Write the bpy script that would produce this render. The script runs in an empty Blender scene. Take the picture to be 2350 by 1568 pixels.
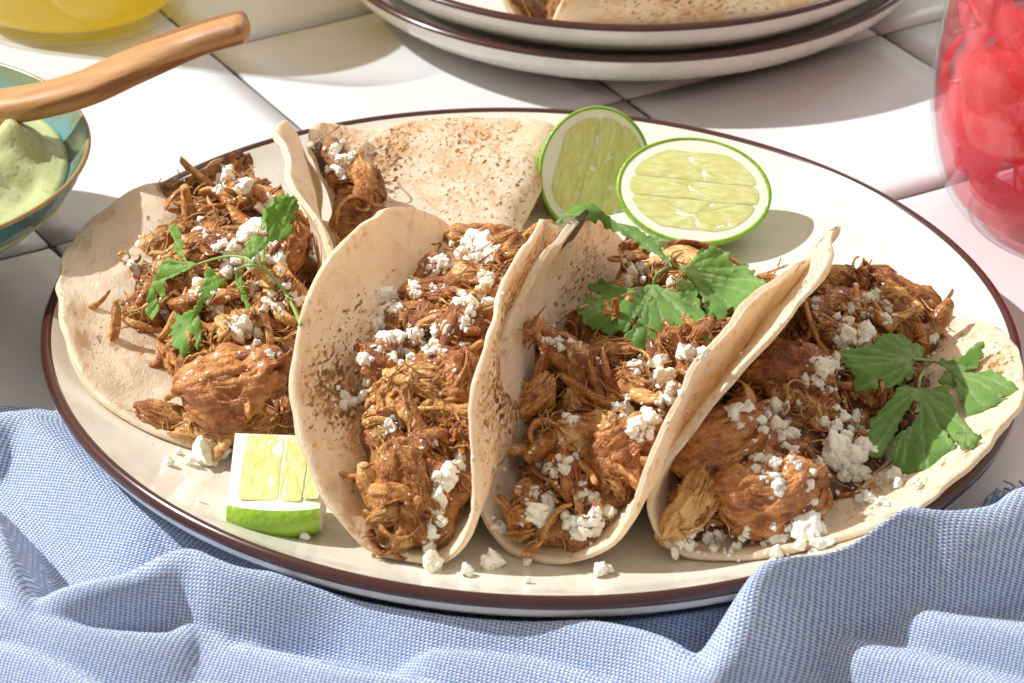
import bpy, bmesh, math, random
import numpy as np
from mathutils import Vector, Matrix, Euler
from mathutils.bvhtree import BVHTree

rnd = random.Random(7)
rng = np.random.default_rng(11)
S = 0.01                                   # modelled in centimetres, stored in metres
scene = bpy.context.scene
COL = scene.collection

# ------------------------------------------------------------------ camera
FPX, PW, PH = 8069.0, 2350.0, 1568.0
PITCH, DIST = math.radians(29.6), 107.0
CAM = np.array([0, -DIST * math.cos(PITCH), DIST * math.sin(PITCH)])
RV = np.array([1.0, 0, 0]); UV_ = np.array([0, math.sin(PITCH), math.cos(PITCH)]); VV = np.array([0, math.cos(PITCH), -math.sin(PITCH)])
cd = bpy.data.cameras.new('camera'); cam = bpy.data.objects.new('camera', cd); COL.objects.link(cam)
cam.location = CAM * S; cam.rotation_euler = (math.pi / 2 - PITCH, 0, 0)
cd.sensor_width = 36; cd.lens = 36 * FPX / PW; cd.clip_start = .05; cd.clip_end = 50
cd.dof.use_dof = True; cd.dof.focus_distance = 1.01; cd.dof.aperture_fstop = 30
scene.camera = cam

# ------------------------------------------------------------------ light
w = bpy.data.worlds.new('World'); scene.world = w; w.use_nodes = True
bg = w.node_tree.nodes['Background']; bg.inputs[0].default_value = (1.0, .86, .72, 1); bg.inputs[1].default_value = .49

def area_lamp(name, loc, target, size, power, color, shape='DISK', sy=None):
    d = bpy.data.lights.new(name, 'AREA'); d.shape = shape; d.size = size
    if sy: d.size_y = sy
    d.energy = power; d.color = color
    o = bpy.data.objects.new(name, d); COL.objects.link(o); o.location = loc
    o.rotation_euler = (Vector(target) - Vector(loc)).to_track_quat('-Z', 'Y').to_euler()
    return o
KD = Vector((1.0, -.30, -1.02)).normalized()
area_lamp('key_lamp', -KD * 4.0, (0, 0, 0), .055, 228, (1.0, .99, .97))
area_lamp('soft_fill', (.9, 1.5, 1.5), (0, 0, 0), 1.0, 9, (.92, .96, 1.0), 'RECTANGLE', .8)
scene.view_settings.view_transform = 'Standard'; scene.view_settings.look = 'None'
scene.view_settings.exposure = .30; scene.view_settings.gamma = 1
scene.render.engine = 'CYCLES'
scene.cycles.use_denoising = True
scene.cycles.max_bounces = 10; scene.cycles.transparent_max_bounces = 24
scene.cycles.caustics_reflective = False; scene.cycles.caustics_refractive = False

# ------------------------------------------------------------------ helpers
def ray(px, py):
    d = (px - PW / 2) / FPX * RV - (py - PH / 2) / FPX * UV_ + VV
    return d / np.linalg.norm(d)
def at(px, py, z=0.0):
    d = ray(px, py); t = (z - CAM[2]) / d[2]
    return CAM + t * d

_perm = rng.random((64, 64, 64)) * 2 - 1
def vnoise(p):
    p = np.asarray(p, float); i = np.floor(p).astype(int); f = p - i; f = f * f * (3 - 2 * f)
    o = 0
    for dx in (0, 1):
        for dy in (0, 1):
            for dz in (0, 1):
                wgt = (f[..., 0] if dx else 1 - f[..., 0]) * (f[..., 1] if dy else 1 - f[..., 1]) * (f[..., 2] if dz else 1 - f[..., 2])
                o = o + wgt * _perm[(i[..., 0] + dx) & 63, (i[..., 1] + dy) & 63, (i[..., 2] + dz) & 63]
    return o
def fbm(p, n=3, g=.5):
    p = np.asarray(p, float); o = 0; a = 1
    for k in range(n):
        o = o + a * vnoise(p * 2 ** k + 17.3 * k); a *= g
    return o
def sstep(a, b, x):
    t = np.clip((x - a) / (b - a), 0, 1); return t * t * (3 - 2 * t)

def mesh_data(name, verts, faces, mat=None, smooth=True, uv=None, attrs=None):
    me = bpy.data.meshes.new(name)
    me.from_pydata((np.asarray(verts) * S).tolist(), [], [tuple(map(int, f)) for f in faces])
    if smooth: me.polygons.foreach_set('use_smooth', np.ones(len(me.polygons), bool))
    if uv is not None:
        l = me.uv_layers.new(name='st'); li = np.empty(len(me.loops), int); me.loops.foreach_get('vertex_index', li)
        l.data.foreach_set('uv', np.asarray(uv, float)[li].ravel())
    for k, v in (attrs or {}).items():
        a = me.attributes.new(k, 'FLOAT', 'POINT'); a.data.foreach_set('value', np.asarray(v, float))
    if mat: me.materials.append(mat)
    me.update(); return me
def link(name, data, parent=None, loc=(0, 0, 0)):
    o = bpy.data.objects.new(name, data); COL.objects.link(o)
    o.location = np.asarray(loc) * S
    if parent is not None: o.parent = parent
    return o
def empty(name, loc):
    o = link(name, None, None, loc); o.empty_display_size = .01
    o['base'] = [float(x) for x in loc]
    return o
def part(name, parent, verts, faces, mat, **k):
    b = np.array(list(parent['base'])) if parent is not None and 'base' in parent else np.zeros(3)
    return link(name, mesh_data(name, np.asarray(verts) - b, faces, mat, **k), parent)
def tag(o, label=None, cat=None, group=None, kind=None):
    if label: o['label'] = label
    if cat: o['category'] = cat
    if group: o['group'] = group
    if kind: o['kind'] = kind
    return o
def place(name, data, parent, pos, rot, scale=(1, 1, 1)):
    """a piece with shared mesh data; pos in world centimetres, rot a 3x3 / quaternion"""
    o = bpy.data.objects.new(name, data); COL.objects.link(o)
    b = np.array(list(parent['base'])) if parent is not None else np.zeros(3)
    o.rotation_mode = 'QUATERNION'
    o.location = (np.asarray(pos) - b) * S; o.rotation_quaternion = rot; o.scale = scale
    if parent is not None: o.parent = parent
    return o
def grid_faces(nu, nv, wrap_u=False, wrap_v=False, off=0):
    f = []
    for i in range(nu if wrap_u else nu - 1):
        for j in range(nv if wrap_v else nv - 1):
            a = i * nv + j; b = ((i + 1) % nu) * nv + j; c = ((i + 1) % nu) * nv + (j + 1) % nv; d = i * nv + (j + 1) % nv
            f.append((a + off, b + off, c + off, d + off))
    return f
def frame(x, z):
    """quaternion whose local X is x and local Z is close to z"""
    x = Vector(x).normalized(); z = Vector(z); z = (z - x * z.dot(x))
    if z.length < 1e-5: z = x.orthogonal()
    z.normalize(); y = z.cross(x)
    return Matrix((x, y, z)).transposed().to_quaternion()
def catmull(P, n):
    P = np.asarray(P, float); m = len(P); out = []
    Q = np.vstack([2 * P[0] - P[1], P, 2 * P[-1] - P[-2]])
    for u in np.linspace(0, m - 1, n):
        i = min(int(u), m - 2); t = u - i; a, b, c, d = Q[i:i + 4]
        out.append(.5 * ((2 * b) + (-a + c) * t + (2 * a - 5 * b + 4 * c - d) * t * t + (-a + 3 * b - 3 * c + d) * t ** 3))
    return np.array(out)

# ------------------------------------------------------------------ materials
class NT:
    def __init__(self, name):
        self.m = bpy.data.materials.new(name); self.m.use_nodes = True
        self.t = self.m.node_tree; self.b = self.t.nodes['Principled BSDF']; self.out = self.t.nodes['Material Output']
    def n(self, kind, **kw):
        nd = self.t.nodes.new(kind)
        for k, v in kw.items():
            if k.startswith('i_'): nd.inputs[k[2:].replace('_', ' ')].default_value = v
            else: setattr(nd, k, v)
        return nd
    def l(self, a, b): self.t.links.new(a, b); return self
    def val(self, x, sock):
        if isinstance(x, (int, float)): sock.default_value = x
        elif isinstance(x, tuple): sock.default_value = x if len(x) == len(sock.default_value) else x + (1,)
        else: self.l(x, sock)
    def math(self, op, a, b=0.0, c=None, clamp=False):
        nd = self.n('ShaderNodeMath', operation=op, use_clamp=clamp); self.val(a, nd.inputs[0]); self.val(b, nd.inputs[1])
        if c is not None: self.val(c, nd.inputs[2])
        return nd.outputs[0]
    def mix(self, f, a, b, bt='MIX'):
        nd = self.n('ShaderNodeMix', data_type='RGBA', blend_type=bt); self.val(f, nd.inputs[0]); self.val(a, nd.inputs[6]); self.val(b, nd.inputs[7])
        return nd.outputs[2]
    def noise(self, vec, scale, detail=3, rough=.5, dist=0.0):
        nd = self.n('ShaderNodeTexNoise'); nd.inputs['Scale'].default_value = scale; nd.inputs['Detail'].default_value = detail
        nd.inputs['Roughness'].default_value = rough; nd.inputs['Distortion'].default_value = dist
        if vec is not None: self.l(vec, nd.inputs['Vector'])
        return nd.outputs[0]
    def ramp(self, f, stops):
        nd = self.n('ShaderNodeValToRGB'); e = nd.color_ramp.elements
        while len(e) < len(stops): e.new(.5)
        for el, (p, c) in zip(e, stops): el.position = p; el.color = c if len(c) == 4 else tuple(c) + (1,)
        self.l(f, nd.inputs[0]); return nd.outputs[0]
    def mapr(self, f, a, b, c=0.0, d=1.0, smooth=True):
        nd = self.n('ShaderNodeMapRange', interpolation_type='SMOOTHSTEP' if smooth else 'LINEAR')
        self.val(f, nd.inputs[0]); nd.inputs[1].default_value = a; nd.inputs[2].default_value = b; nd.inputs[3].default_value = c; nd.inputs[4].default_value = d
        return nd.outputs[0]
    def vec(self, v, scale=(1, 1, 1), add=None, rot=(0, 0, 0)):
        nd = self.n('ShaderNodeMapping'); self.l(v, nd.inputs[0]); nd.inputs['Scale'].default_value = scale; nd.inputs['Rotation'].default_value = rot
        if add is not None: self.l(add, nd.inputs['Location'])
        return nd.outputs[0]
    def obj(self): return self.n('ShaderNodeTexCoord').outputs['Object']
    def uv(self): return self.n('ShaderNodeUVMap', uv_map='st').outputs[0]
    def rand(self): return self.n('ShaderNodeObjectInfo').outputs['Random']
    def attr(self, nm): return self.n('ShaderNodeAttribute', attribute_name=nm).outputs['Fac']
    def bump(self, h, strength=.5, dist=.001, norm=None):
        nd = self.n('ShaderNodeBump'); self.val(h, nd.inputs['Height']); nd.inputs['Strength'].default_value = strength; nd.inputs['Distance'].default_value = dist
        if norm is not None: self.l(norm, nd.inputs['Normal'])
        return nd.outputs[0]
    def set(self, **k):
        for kk, v in k.items(): self.val(v, self.b.inputs[kk.replace('_', ' ')])
        return self
    def translucent(self, fac, col, norm=None):
        tr = self.n('ShaderNodeBsdfTranslucent'); self.val(col, tr.inputs[0])
        if norm is not None: self.l(norm, tr.inputs[1])
        mx = self.n('ShaderNodeMixShader'); self.val(fac, mx.inputs[0]); self.l(self.b.outputs[0], mx.inputs[1]); self.l(tr.outputs[0], mx.inputs[2])
        self.l(mx.outputs[0], self.out.inputs[0])

def simple(name, col, rough=.5, var=.12, scale=150, bump=.0, **k):
    n = NT(name); o = n.obj(); f = n.noise(o, scale, 4)
    c2 = tuple(x * (1 - var) for x in col); n.set(Base_Color=n.mix(f, col, c2), Roughness=rough, **k)
    if bump: n.set(Normal=n.bump(f, bump, .0006))
    return n.m

def m_tile():
    n = NT('glazed_tile'); o = n.obj(); r = n.rand()
    ad = n.n('ShaderNodeCombineXYZ'); n.l(n.math('MULTIPLY', r, 3.0), ad.inputs[0])
    v = n.vec(o, add=ad.outputs[0])
    f = n.noise(v, 14, 4, .6); f2 = n.noise(v, 260, 2); f3 = n.noise(v, 45, 5, .65)
    c = n.mix(n.mapr(f, .3, .75), (.64, .64, .665), (.585, .58, .60))
    c = n.mix(n.mapr(f3, .62, .80, 0, .25), c, (.55, .50, .46))
    h = n.math('ADD', n.math('MULTIPLY', f, 1.0), n.math('MULTIPLY', f2, .04))
    n.set(Base_Color=c, Roughness=n.mapr(f3, .3, .7, .28, .45), Normal=n.bump(h, .12, .0006))
    return n.m
def m_plate(name='cream_glaze', dots=0.0):
    n = NT(name); o = n.obj(); f = n.noise(o, 22, 5, .6, .6); f2 = n.noise(n.vec(o, (40, 9, 9)), 5, 4, .6)
    c = n.mix(n.mapr(f, .35, .7), (.73, .705, .625), (.69, .65, .555)); c = n.mix(n.mapr(f2, .52, .72, 0, .4), c, (.60, .52, .39))
    n.set(Base_Color=c, Roughness=n.mapr(n.noise(o, 55, 4, .6), .38, .62, .10, .30), Coat_Weight=.25, Coat_Roughness=.08, Normal=n.bump(n.noise(o, 60, 3), .12, .0007))
    return n.m
def m_tortilla():
    n = NT('toasted_flour_tortilla'); uv = n.uv(); ch = n.attr('char'); inn = n.attr('inner'); rim = n.attr('rim')
    r = n.rand(); ad = n.n('ShaderNodeCombineXYZ'); n.l(n.math('MULTIPLY', r, 37.0), ad.inputs[0]); n.l(n.math('MULTIPLY', inn, 5.0), ad.inputs[2])
    v = n.vec(uv, (1, 1, 1), ad.outputs[0]); ve = n.vec(uv, (.62, 1.25, 1), ad.outputs[0])
    lo = n.noise(v, .9, 4, .55); mid = n.noise(ve, 3.2, 5, .62, .3); fine = n.noise(ve, 6.2, 4, .6, .5); grit = n.noise(v, 22, 4)
    c = n.mix(n.mapr(lo, .3, .7), (.94, .85, .69), (.90, .765, .565))
    flour = n.noise(v, 5.5, 4, .6, .3)
    c = n.mix(n.mapr(flour, .45, .68, 0, .7), c, (.94, .87, .74)); c = n.mix(n.mapr(grit, .45, .70, 0, .45), c, (.80, .64, .45))
    blist = n.mapr(mid, .56, .70); c = n.mix(n.math('MULTIPLY', blist, .35), c, (.70, .46, .25))
    # toast halo and char specks, strength follows the char attribute
    tm = n.mapr(n.math('ADD', n.math('MULTIPLY', ch, .42), n.math('MULTIPLY', n.math('SUBTRACT', mid, .5), 1.5)), .30, .62)
    edge = n.mapr(rim, .955, .985, 1.0, 0.12)
    c = n.mix(n.math('MULTIPLY', n.math('MULTIPLY', tm, .75), edge), c, (.62, .31, .10))
    spot = n.noise(ve, 2.6, 3, .5, .4); sp3 = n.mapr(n.math('ADD', n.math('MULTIPLY', ch, .10), spot), .705, .77); c = n.mix(n.math('MULTIPLY', n.math('MULTIPLY', sp3, .85), edge), c, (.30, .115, .035))
    sp = n.mapr(n.math('ADD', n.math('MULTIPLY', ch, .25), fine), .72, .79)
    sp2 = n.mapr(n.math('ADD', n.math('MULTIPLY', ch, .28), fine), .78, .86)
    c = n.mix(n.math('MULTIPLY', n.math('MULTIPLY', sp, .8), edge), c, (.27, .095, .026))
    c = n.mix(n.math('MULTIPLY', sp2, edge), c, (.055, .019, .009))
    patch = n.noise(v, 1.15, 4, .6, .8); pm = n.mapr(n.math('ADD', patch, n.math('MULTIPLY', ch, .16)), .57, .72); c = n.mix(n.math('MULTIPLY', n.math('MULTIPLY', pm, .42), edge), c, (.66, .36, .13))
    st = n.attr('stain'); c = n.mix(n.math('MULTIPLY', n.mapr(n.math('ADD', st, n.math('MULTIPLY', n.math('SUBTRACT', patch, .5), 1.6)), .35, .9), .45), c, (.66, .33, .11))
    lip = n.mapr(rim, .90, .96); lipm = n.math('MULTIPLY', lip, n.mapr(n.noise(v, 2.3, 4, .6), .55, .68)); c = n.mix(n.math('MULTIPLY', lipm, .6), c, (.52, .25, .08))
    burn = n.attr('burn'); c = n.mix(n.mapr(n.math('ADD', burn, n.math('MULTIPLY', n.math('SUBTRACT', fine, .5), .9)), .45, .62), c, (.022, .012, .009))
    h = n.math('ADD', n.math('ADD', n.math('MULTIPLY', mid, .6), n.math('MULTIPLY', flour, .5)), n.math('ADD', n.math('MULTIPLY', fine, .25), n.math('MULTIPLY', grit, .36)))
    nm = n.bump(h, .55, .0009)
    n.set(Base_Color=c, Roughness=.62, Specular_IOR_Level=.3, Normal=nm, Subsurface_Weight=.12, Subsurface_Scale=.002)
    n.b.inputs['Subsurface Radius'].default_value = (1, .55, .3)
    n.translucent(.34, n.mix(.5, c, (1.0, .74, .44)))
    return n.m
def m_meat(name, dark, midc, light, rough=.40, coat=.26, fib=1.0, vary=.26):
    n = NT(name); o = n.obj(); r = n.rand()
    ad = n.n('ShaderNodeCombineXYZ'); n.l(n.math('MULTIPLY', r, 5.0), ad.inputs[0]); n.l(n.math('MULTIPLY', r, 3.0), ad.inputs[1])
    v = n.vec(o, (1, 1, 1), ad.outputs[0]); vf = n.vec(o, (.17, 1, 1), ad.outputs[0])
    f = n.noise(vf, 1500, 5, .65, .5); b = n.noise(v, 300, 5, .65); g = n.noise(v, 2600, 3)
    t = n.math('ADD', n.math('MULTIPLY', n.math('SUBTRACT', f, .5), .8 * fib), n.math('ADD', n.math('MULTIPLY', n.math('SUBTRACT', b, .5), .95), n.math('MULTIPLY', n.math('SUBTRACT', r, .5), vary)))
    t = n.math('ADD', t, n.math('MULTIPLY', n.math('SUBTRACT', g, .5), .22))
    c = n.ramp(n.math('ADD', t, .5), [(.33, dark), (.50, midc), (.68, light)])
    h = n.math('ADD', n.math('MULTIPLY', f, .8 * fib), n.math('ADD', n.math('MULTIPLY', b, .6), n.math('MULTIPLY', g, .45)))
    n.set(Base_Color=c, Roughness=n.mapr(g, .35, .65, rough - .2, rough + .12), Specular_IOR_Level=.42, Coat_Weight=coat, Coat_Roughness=.12,
          Normal=n.bump(h, 1.0, .0014), Subsurface_Weight=.08, Subsurface_Scale=.002)
    n.b.inputs['Subsurface Radius'].default_value = (1, .4, .18)
    return n.m
def m_cheese():
    n = NT('crumbled_white_cheese'); o = n.obj(); r = n.rand(); f = n.noise(o, 500, 4, .6); g = n.noise(o, 1600, 2)
    c = n.mix(r, (.94, .925, .86), (.93, .885, .74)); c = n.mix(n.mapr(f, .45, .75, 0, .25), c, (.88, .82, .66))
    n.set(Base_Color=c, Roughness=.62, Specular_IOR_Level=.3, Subsurface_Weight=.35, Subsurface_Scale=.0016,
          Normal=n.bump(n.math('ADD', f, n.math('MULTIPLY', g, .5)), .7, .0007))
    n.b.inputs['Subsurface Radius'].default_value = (1, .9, .6)
    return n.m
def m_leaf(name, a, b, vein):
    n = NT(name); uv = n.uv(); o = n.obj(); f = n.noise(o, 260, 4, .6); f2 = n.noise(o, 60, 3)
    ve = n.attr('vein'); c = n.mix(n.mapr(f2, .3, .7), a, b); c = n.mix(n.math('MULTIPLY', ve, .5), c, vein); c = n.mix(n.mapr(f, .45, .75, 0, .3), c, tuple(x * .6 for x in a))
    n.set(Base_Color=c, Roughness=.55, Specular_IOR_Level=.3, Normal=n.bump(n.math('SUBTRACT', f, n.math('MULTIPLY', ve, 1.4)), .5, .0005))
    n.translucent(.42, n.mix(.5, c, (.36, .60, .07)))
    return n.m
def m_flesh():
    n = NT('lime_flesh'); uv = n.uv(); r = n.rand()
    ad = n.n('ShaderNodeCombineXYZ'); n.l(n.math('MULTIPLY', r, 9.0), ad.inputs[0])
    v = n.vec(uv, (2.2, 9, 1), ad.outputs[0]); f = n.noise(v, 1.0, 4, .6, .5); g = n.noise(n.vec(uv, (1, 1, 1), ad.outputs[0]), 1.2, 3)
    c = n.mix(n.mapr(f, .3, .7), (.60, .64, .22), (.76, .79, .42)); c = n.mix(n.mapr(g, .4, .7, 0, .45), c, (.60, .58, .16))
    n.set(Base_Color=c, Roughness=.42, Specular_IOR_Level=.35, Subsurface_Weight=.3, Subsurface_Scale=.004, Normal=n.bump(f, .25, .0004))
    n.b.inputs['Subsurface Radius'].default_value = (1, 1, .35)
    return n.m
def m_peel():
    n = NT('lime_peel'); o = n.obj(); vo = n.n('ShaderNodeTexVoronoi'); n.l(o, vo.inputs['Vector']); vo.inputs['Scale'].default_value = 620
    f = n.noise(o, 90, 3); c = n.mix(n.mapr(f, .3, .7), (.17, .36, .02), (.29, .48, .035))
    n.set(Base_Color=c, Roughness=.34, Coat_Weight=.2, Normal=n.bump(vo.outputs['Distance'], .35, .0006)); return n.m
def m_cloth():
    n = NT('blue_woven_cotton'); uv = n.uv()
    sx = n.n('ShaderNodeSeparateXYZ'); wob = n.noise(uv, .8, 3); wob2 = n.noise(uv, 6.0, 2)
    n.l(uv, sx.inputs[0]); K = 2 * math.pi / .168
    u = n.math('ADD', n.math('MULTIPLY', sx.outputs[0], K), n.math('ADD', n.math('MULTIPLY', wob, 2.4), n.math('MULTIPLY', wob2, 1.6)))
    v = n.math('ADD', n.math('MULTIPLY', sx.outputs[1], K * 1.06), n.math('MULTIPLY', wob, -2.0))
    pat = n.math('MULTIPLY', n.math('SINE', u), n.math('SINE', v))            # plain weave: warp over / weft over
    ridge = n.math('ADD', n.math('ABSOLUTE', n.math('COSINE', u)), n.math('ABSOLUTE', n.math('COSINE', v)))
    fib = n.noise(n.vec(uv, (1, 1, 1)), 30, 3)
    big = n.noise(uv, .25, 3)
    k = n.math('ADD', pat, n.math('ADD', n.math('MULTIPLY', n.math('SUBTRACT', fib, .5), .9), n.math('MULTIPLY', n.math('SUBTRACT', wob2, .5), .9)))
    wv = n.mapr(k, -.42, .30)
    c = n.mix(wv, (.125, .26, .61), (.75, .82, .95)); c = n.mix(n.mapr(big, .35, .7, 0, .22), c, (.42, .55, .80)); c = n.mix(n.mapr(fib, .5, .8, 0, .22), c, (.33, .44, .68))
    h = n.math('ADD', n.math('ABSOLUTE', pat), n.math('MULTIPLY', fib, .35))
    n.set(Base_Color=c, Roughness=.9, Specular_IOR_Level=.15, Sheen_Weight=.25, Normal=n.bump(h, .75, .0007))
    return n.m
def m_wood():
    n = NT('cherry_wood'); o = n.obj(); v = n.vec(o, (.07, 1, 1)); f = n.noise(v, 420, 5, .6, .8); g = n.noise(n.vec(o, (.05, 1, 1)), 110, 3, .5, .5)
    c = n.mix(n.mapr(f, .3, .7), (.38, .19, .07), (.52, .28, .115)); c = n.mix(n.mapr(g, .50, .60, 0, .85), c, (.20, .085, .028))
    n.set(Base_Color=c, Roughness=.42, Normal=n.bump(f, .2, .0004)); return n.m
def m_sauce():
    n = NT('green_avocado_sauce'); o = n.obj(); f = n.noise(o, 70, 4); g = n.noise(o, 520, 3, .6)
    c = n.mix(n.mapr(f, .3, .7), (.40, .45, .20), (.48, .52, .27)); c = n.mix(n.mapr(g, .58, .70, 0, .7), c, (.20, .26, .08))
    n.set(Base_Color=c, Roughness=.38, Subsurface_Weight=.2, Subsurface_Scale=.003, Normal=n.bump(g, .3, .0006)); return n.m
def m_bowl():
    n = NT('teal_reactive_glaze'); h = n.attr('hgt'); o = n.obj(); f = n.noise(o, 60, 5, .65, 1.2); f2 = n.noise(o, 200, 3)
    t = n.math('ADD', h, n.math('MULTIPLY', n.math('SUBTRACT', f, .5), .35))
    c = n.ramp(t, [(.0, (.05, .06, .035)), (.38, (.10, .115, .07)), (.60, (.07, .22, .24)), (.80, (.10, .28, .32)), (.93, (.17, .22, .13))])
    c = n.mix(n.mapr(f2, .6, .75, 0, .5), c, (.30, .34, .25))
    n.set(Base_Color=c, Roughness=.16, Coat_Weight=.5, Coat_Roughness=.05); return n.m
def m_glass(name='clear_glass', tint=(.97, .985, .98)):
    n = NT(name); tr = n.n('ShaderNodeBsdfTransparent'); n.val(tint, tr.inputs[0]); gl = n.n('ShaderNodeBsdfGlossy'); gl.inputs['Roughness'].default_value = .02
    lw = n.n('ShaderNodeLayerWeight'); lw.inputs[0].default_value = .5; o = n.obj(); n.l(n.bump(n.noise(o, 25, 2), .08, .001), lw.inputs[1])
    fr = n.math('ADD', n.math('MULTIPLY', n.math('POWER', lw.outputs['Facing'], 4.0), .55), .035)
    mx = n.n('ShaderNodeMixShader'); n.l(fr, mx.inputs[0]); n.l(tr.outputs[0], mx.inputs[1]); n.l(gl.outputs[0], mx.inputs[2]); n.l(mx.outputs[0], n.out.inputs[0])
    return n.m
def m_liquid(name, tint, body, fac):
    n = NT(name); o = n.obj(); f = n.noise(o, 30, 3); tr = n.n('ShaderNodeBsdfTransparent'); n.val(tint, tr.inputs[0])
    tl = n.n('ShaderNodeBsdfTranslucent'); df = n.n('ShaderNodeBsdfDiffuse'); c = n.mix(f, body, tuple(x * .85 for x in body)); n.l(c, tl.inputs[0]); n.l(c, df.inputs[0])
    a = n.n('ShaderNodeMixShader'); a.inputs[0].default_value = .6; n.l(tl.outputs[0], a.inputs[1]); n.l(df.outputs[0], a.inputs[2])
    mx = n.n('ShaderNodeMixShader'); mx.inputs[0].default_value = fac; n.l(tr.outputs[0], mx.inputs[1]); n.l(a.outputs[0], mx.inputs[2]); n.l(mx.outputs[0], n.out.inputs[0])
    return n.m
def m_onion():
    n = NT('pickled_red_onion'); uv = n.uv(); r = n.rand(); f = n.noise(n.vec(uv, (1, 8, 1)), 3, 3)
    sx_ = n.n('ShaderNodeSeparateXYZ'); n.l(uv, sx_.inputs[0]); ed = n.math('ABSOLUTE', n.math('SUBTRACT', sx_.outputs[1], .42))
    c = n.ramp(n.math('SUBTRACT', n.math('ADD', n.math('MULTIPLY', f, .4), n.math('MULTIPLY', r, .75)), n.math('MULTIPLY', ed, .75)), [(.02, (.82, .04, .05)), (.28, (.95, .22, .23)), (.55, (.99, .58, .61))])
    n.set(Base_Color=c, Roughness=.25, Coat_Weight=.3); n.translucent(.55, c)
    src = n.out.inputs[0].links[0].from_socket; tp = n.n('ShaderNodeBsdfTransparent'); n.val((1.0, .84, .86), tp.inputs[0]); mx = n.n('ShaderNodeMixShader'); mx.inputs[0].default_value = .34; n.l(src, mx.inputs[1]); n.l(tp.outputs[0], mx.inputs[2]); n.l(mx.outputs[0], n.out.inputs[0]); return n.m

M = dict(tile=m_tile(), grout=simple('dark_grout', (.075, .06, .05), .9, .4, 300, .5), plate=m_plate(), tort=m_tortilla(), cheese=m_cheese(),
         rimband=simple('brown_rim_glaze', (.062, .016, .012), .2, .3, 120, Coat_Weight=.4),
         meat=m_meat('pulled_meat', (.20, .056, .011), (.47, .178, .040), (.75, .41, .13)),
         glazed=m_meat('glazed_meat', (.14, .036, .008), (.36, .115, .026), (.60, .265, .072), .36, .35, .85, .10),
         pale=m_meat('pale_meat', (.32, .11, .025), (.57, .265, .070), (.80, .50, .195)),
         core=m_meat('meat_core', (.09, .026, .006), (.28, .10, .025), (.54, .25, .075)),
         leaf=m_leaf('cilantro_leaf', (.16, .35, .05), (.27, .48, .09), (.50, .64, .28)),
         leafd=m_leaf('cilantro_leaf_deep', (.15, .32, .06), (.25, .44, .105), (.55, .66, .36)),
         stem=simple('cilantro_stem', (.30, .44, .10), .4, .3, 200), flesh=m_flesh(), peel=m_peel(),
         pith=simple('lime_pith', (.88, .90, .76), .5, .08, 300, .2, Subsurface_Weight=.2, Subsurface_Scale=.002), cloth=m_cloth(), wood=m_wood(), sauce=m_sauce(), bowl=m_bowl(),
         bowlrim=simple('bare_bowl_rim', (.42, .29, .12), .3, .5, 150), foot=simple('bare_clay_foot', (.34, .15, .08), .7, .2, 200, .2),
         glass=m_glass(), drink=m_liquid('yellow_drink', (.98, .80, .12), (.98, .80, .07), .66),
         brine=m_liquid('pink_brine', (1.0, .60, .66), (.97, .40, .46), .08), onion=m_onion(),
         thread=simple('blue_thread', (.25, .38, .64), .9, .4, 400))

# ------------------------------------------------------------------ tiled tabletop
E1 = np.array([math.sin(math.radians(60)), math.cos(math.radians(60))]); E2 = np.array([-E1[1], E1[0]]); TL = 10.78
G0 = np.array([3.94, 17.04])
n_ = 46
bx = [(-45, -40, -2.2), (45, -40, -2.2), (45, 60, -2.2), (-45, 60, -2.2), (-45, -40, -.14), (45, -40, -.14), (45, 60, -.14), (-45, 60, -.14)]
BF = [(3, 2, 1, 0), (4, 5, 6, 7), (0, 1, 5, 4), (1, 2, 6, 5), (2, 3, 7, 6), (3, 0, 4, 7)]
table = link('tabletop', mesh_data('tabletop', bx, BF, M['grout'], smooth=False)); tag(table, kind='structure')
def tile_mesh(k):
    bm = bmesh.new(); bmesh.ops.create_cube(bm, size=1)
    bmesh.ops.scale(bm, vec=((TL - .155) * S, (TL - .155) * S, .9 * S), verts=bm.verts)
    bmesh.ops.subdivide_edges(bm, edges=bm.edges[:], cuts=9, use_grid_fill=True)
    for v in bm.verts:
        p = np.array(v.co) / S
        j = vnoise(np.array([p * .9 + k * 9.1]))[0]
        if max(abs(p[0]), abs(p[1])) > TL / 2 - .1:
            v.co.x += j * .045 * S * (1 if abs(p[0]) > TL / 2 - .1 else 0); v.co.y += j * .045 * S * (1 if abs(p[1]) > TL / 2 - .1 else 0)
    bmesh.ops.bevel(bm, geom=[e for e in bm.edges if e.calc_face_angle(0) > 1.0], offset=.05 * S, segments=2, affect='EDGES')
    me = bpy.data.meshes.new('tile'); bm.to_mesh(me); bm.free(); me.materials.append(M['tile'])
    me.polygons.foreach_set('use_smooth', np.ones(len(me.polygons), bool)); return me
TM = [tile_mesh(k) for k in range(4)]
for i in range(-5, 5):
    for j in range(-5, 4):
        c = G0 + E1 * TL * (i + .5) + E2 * TL * 1.005 * (j + .5)
        if abs(c[0]) > 30 or c[1] < -30 or c[1] > 44: continue
        o = bpy.data.objects.new('tile', TM[(i * 3 + j) % 4]); COL.objects.link(o); o.parent = table
        o.location = (c[0] * S, c[1] * S, (-.45 + rnd.uniform(-.012, .0)) * S); o.rotation_euler = (rnd.uniform(-.0012, .0012), rnd.uniform(-.0012, .0012), math.radians(30) + rnd.choice([0, .5, 1]) * math.pi)

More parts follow.
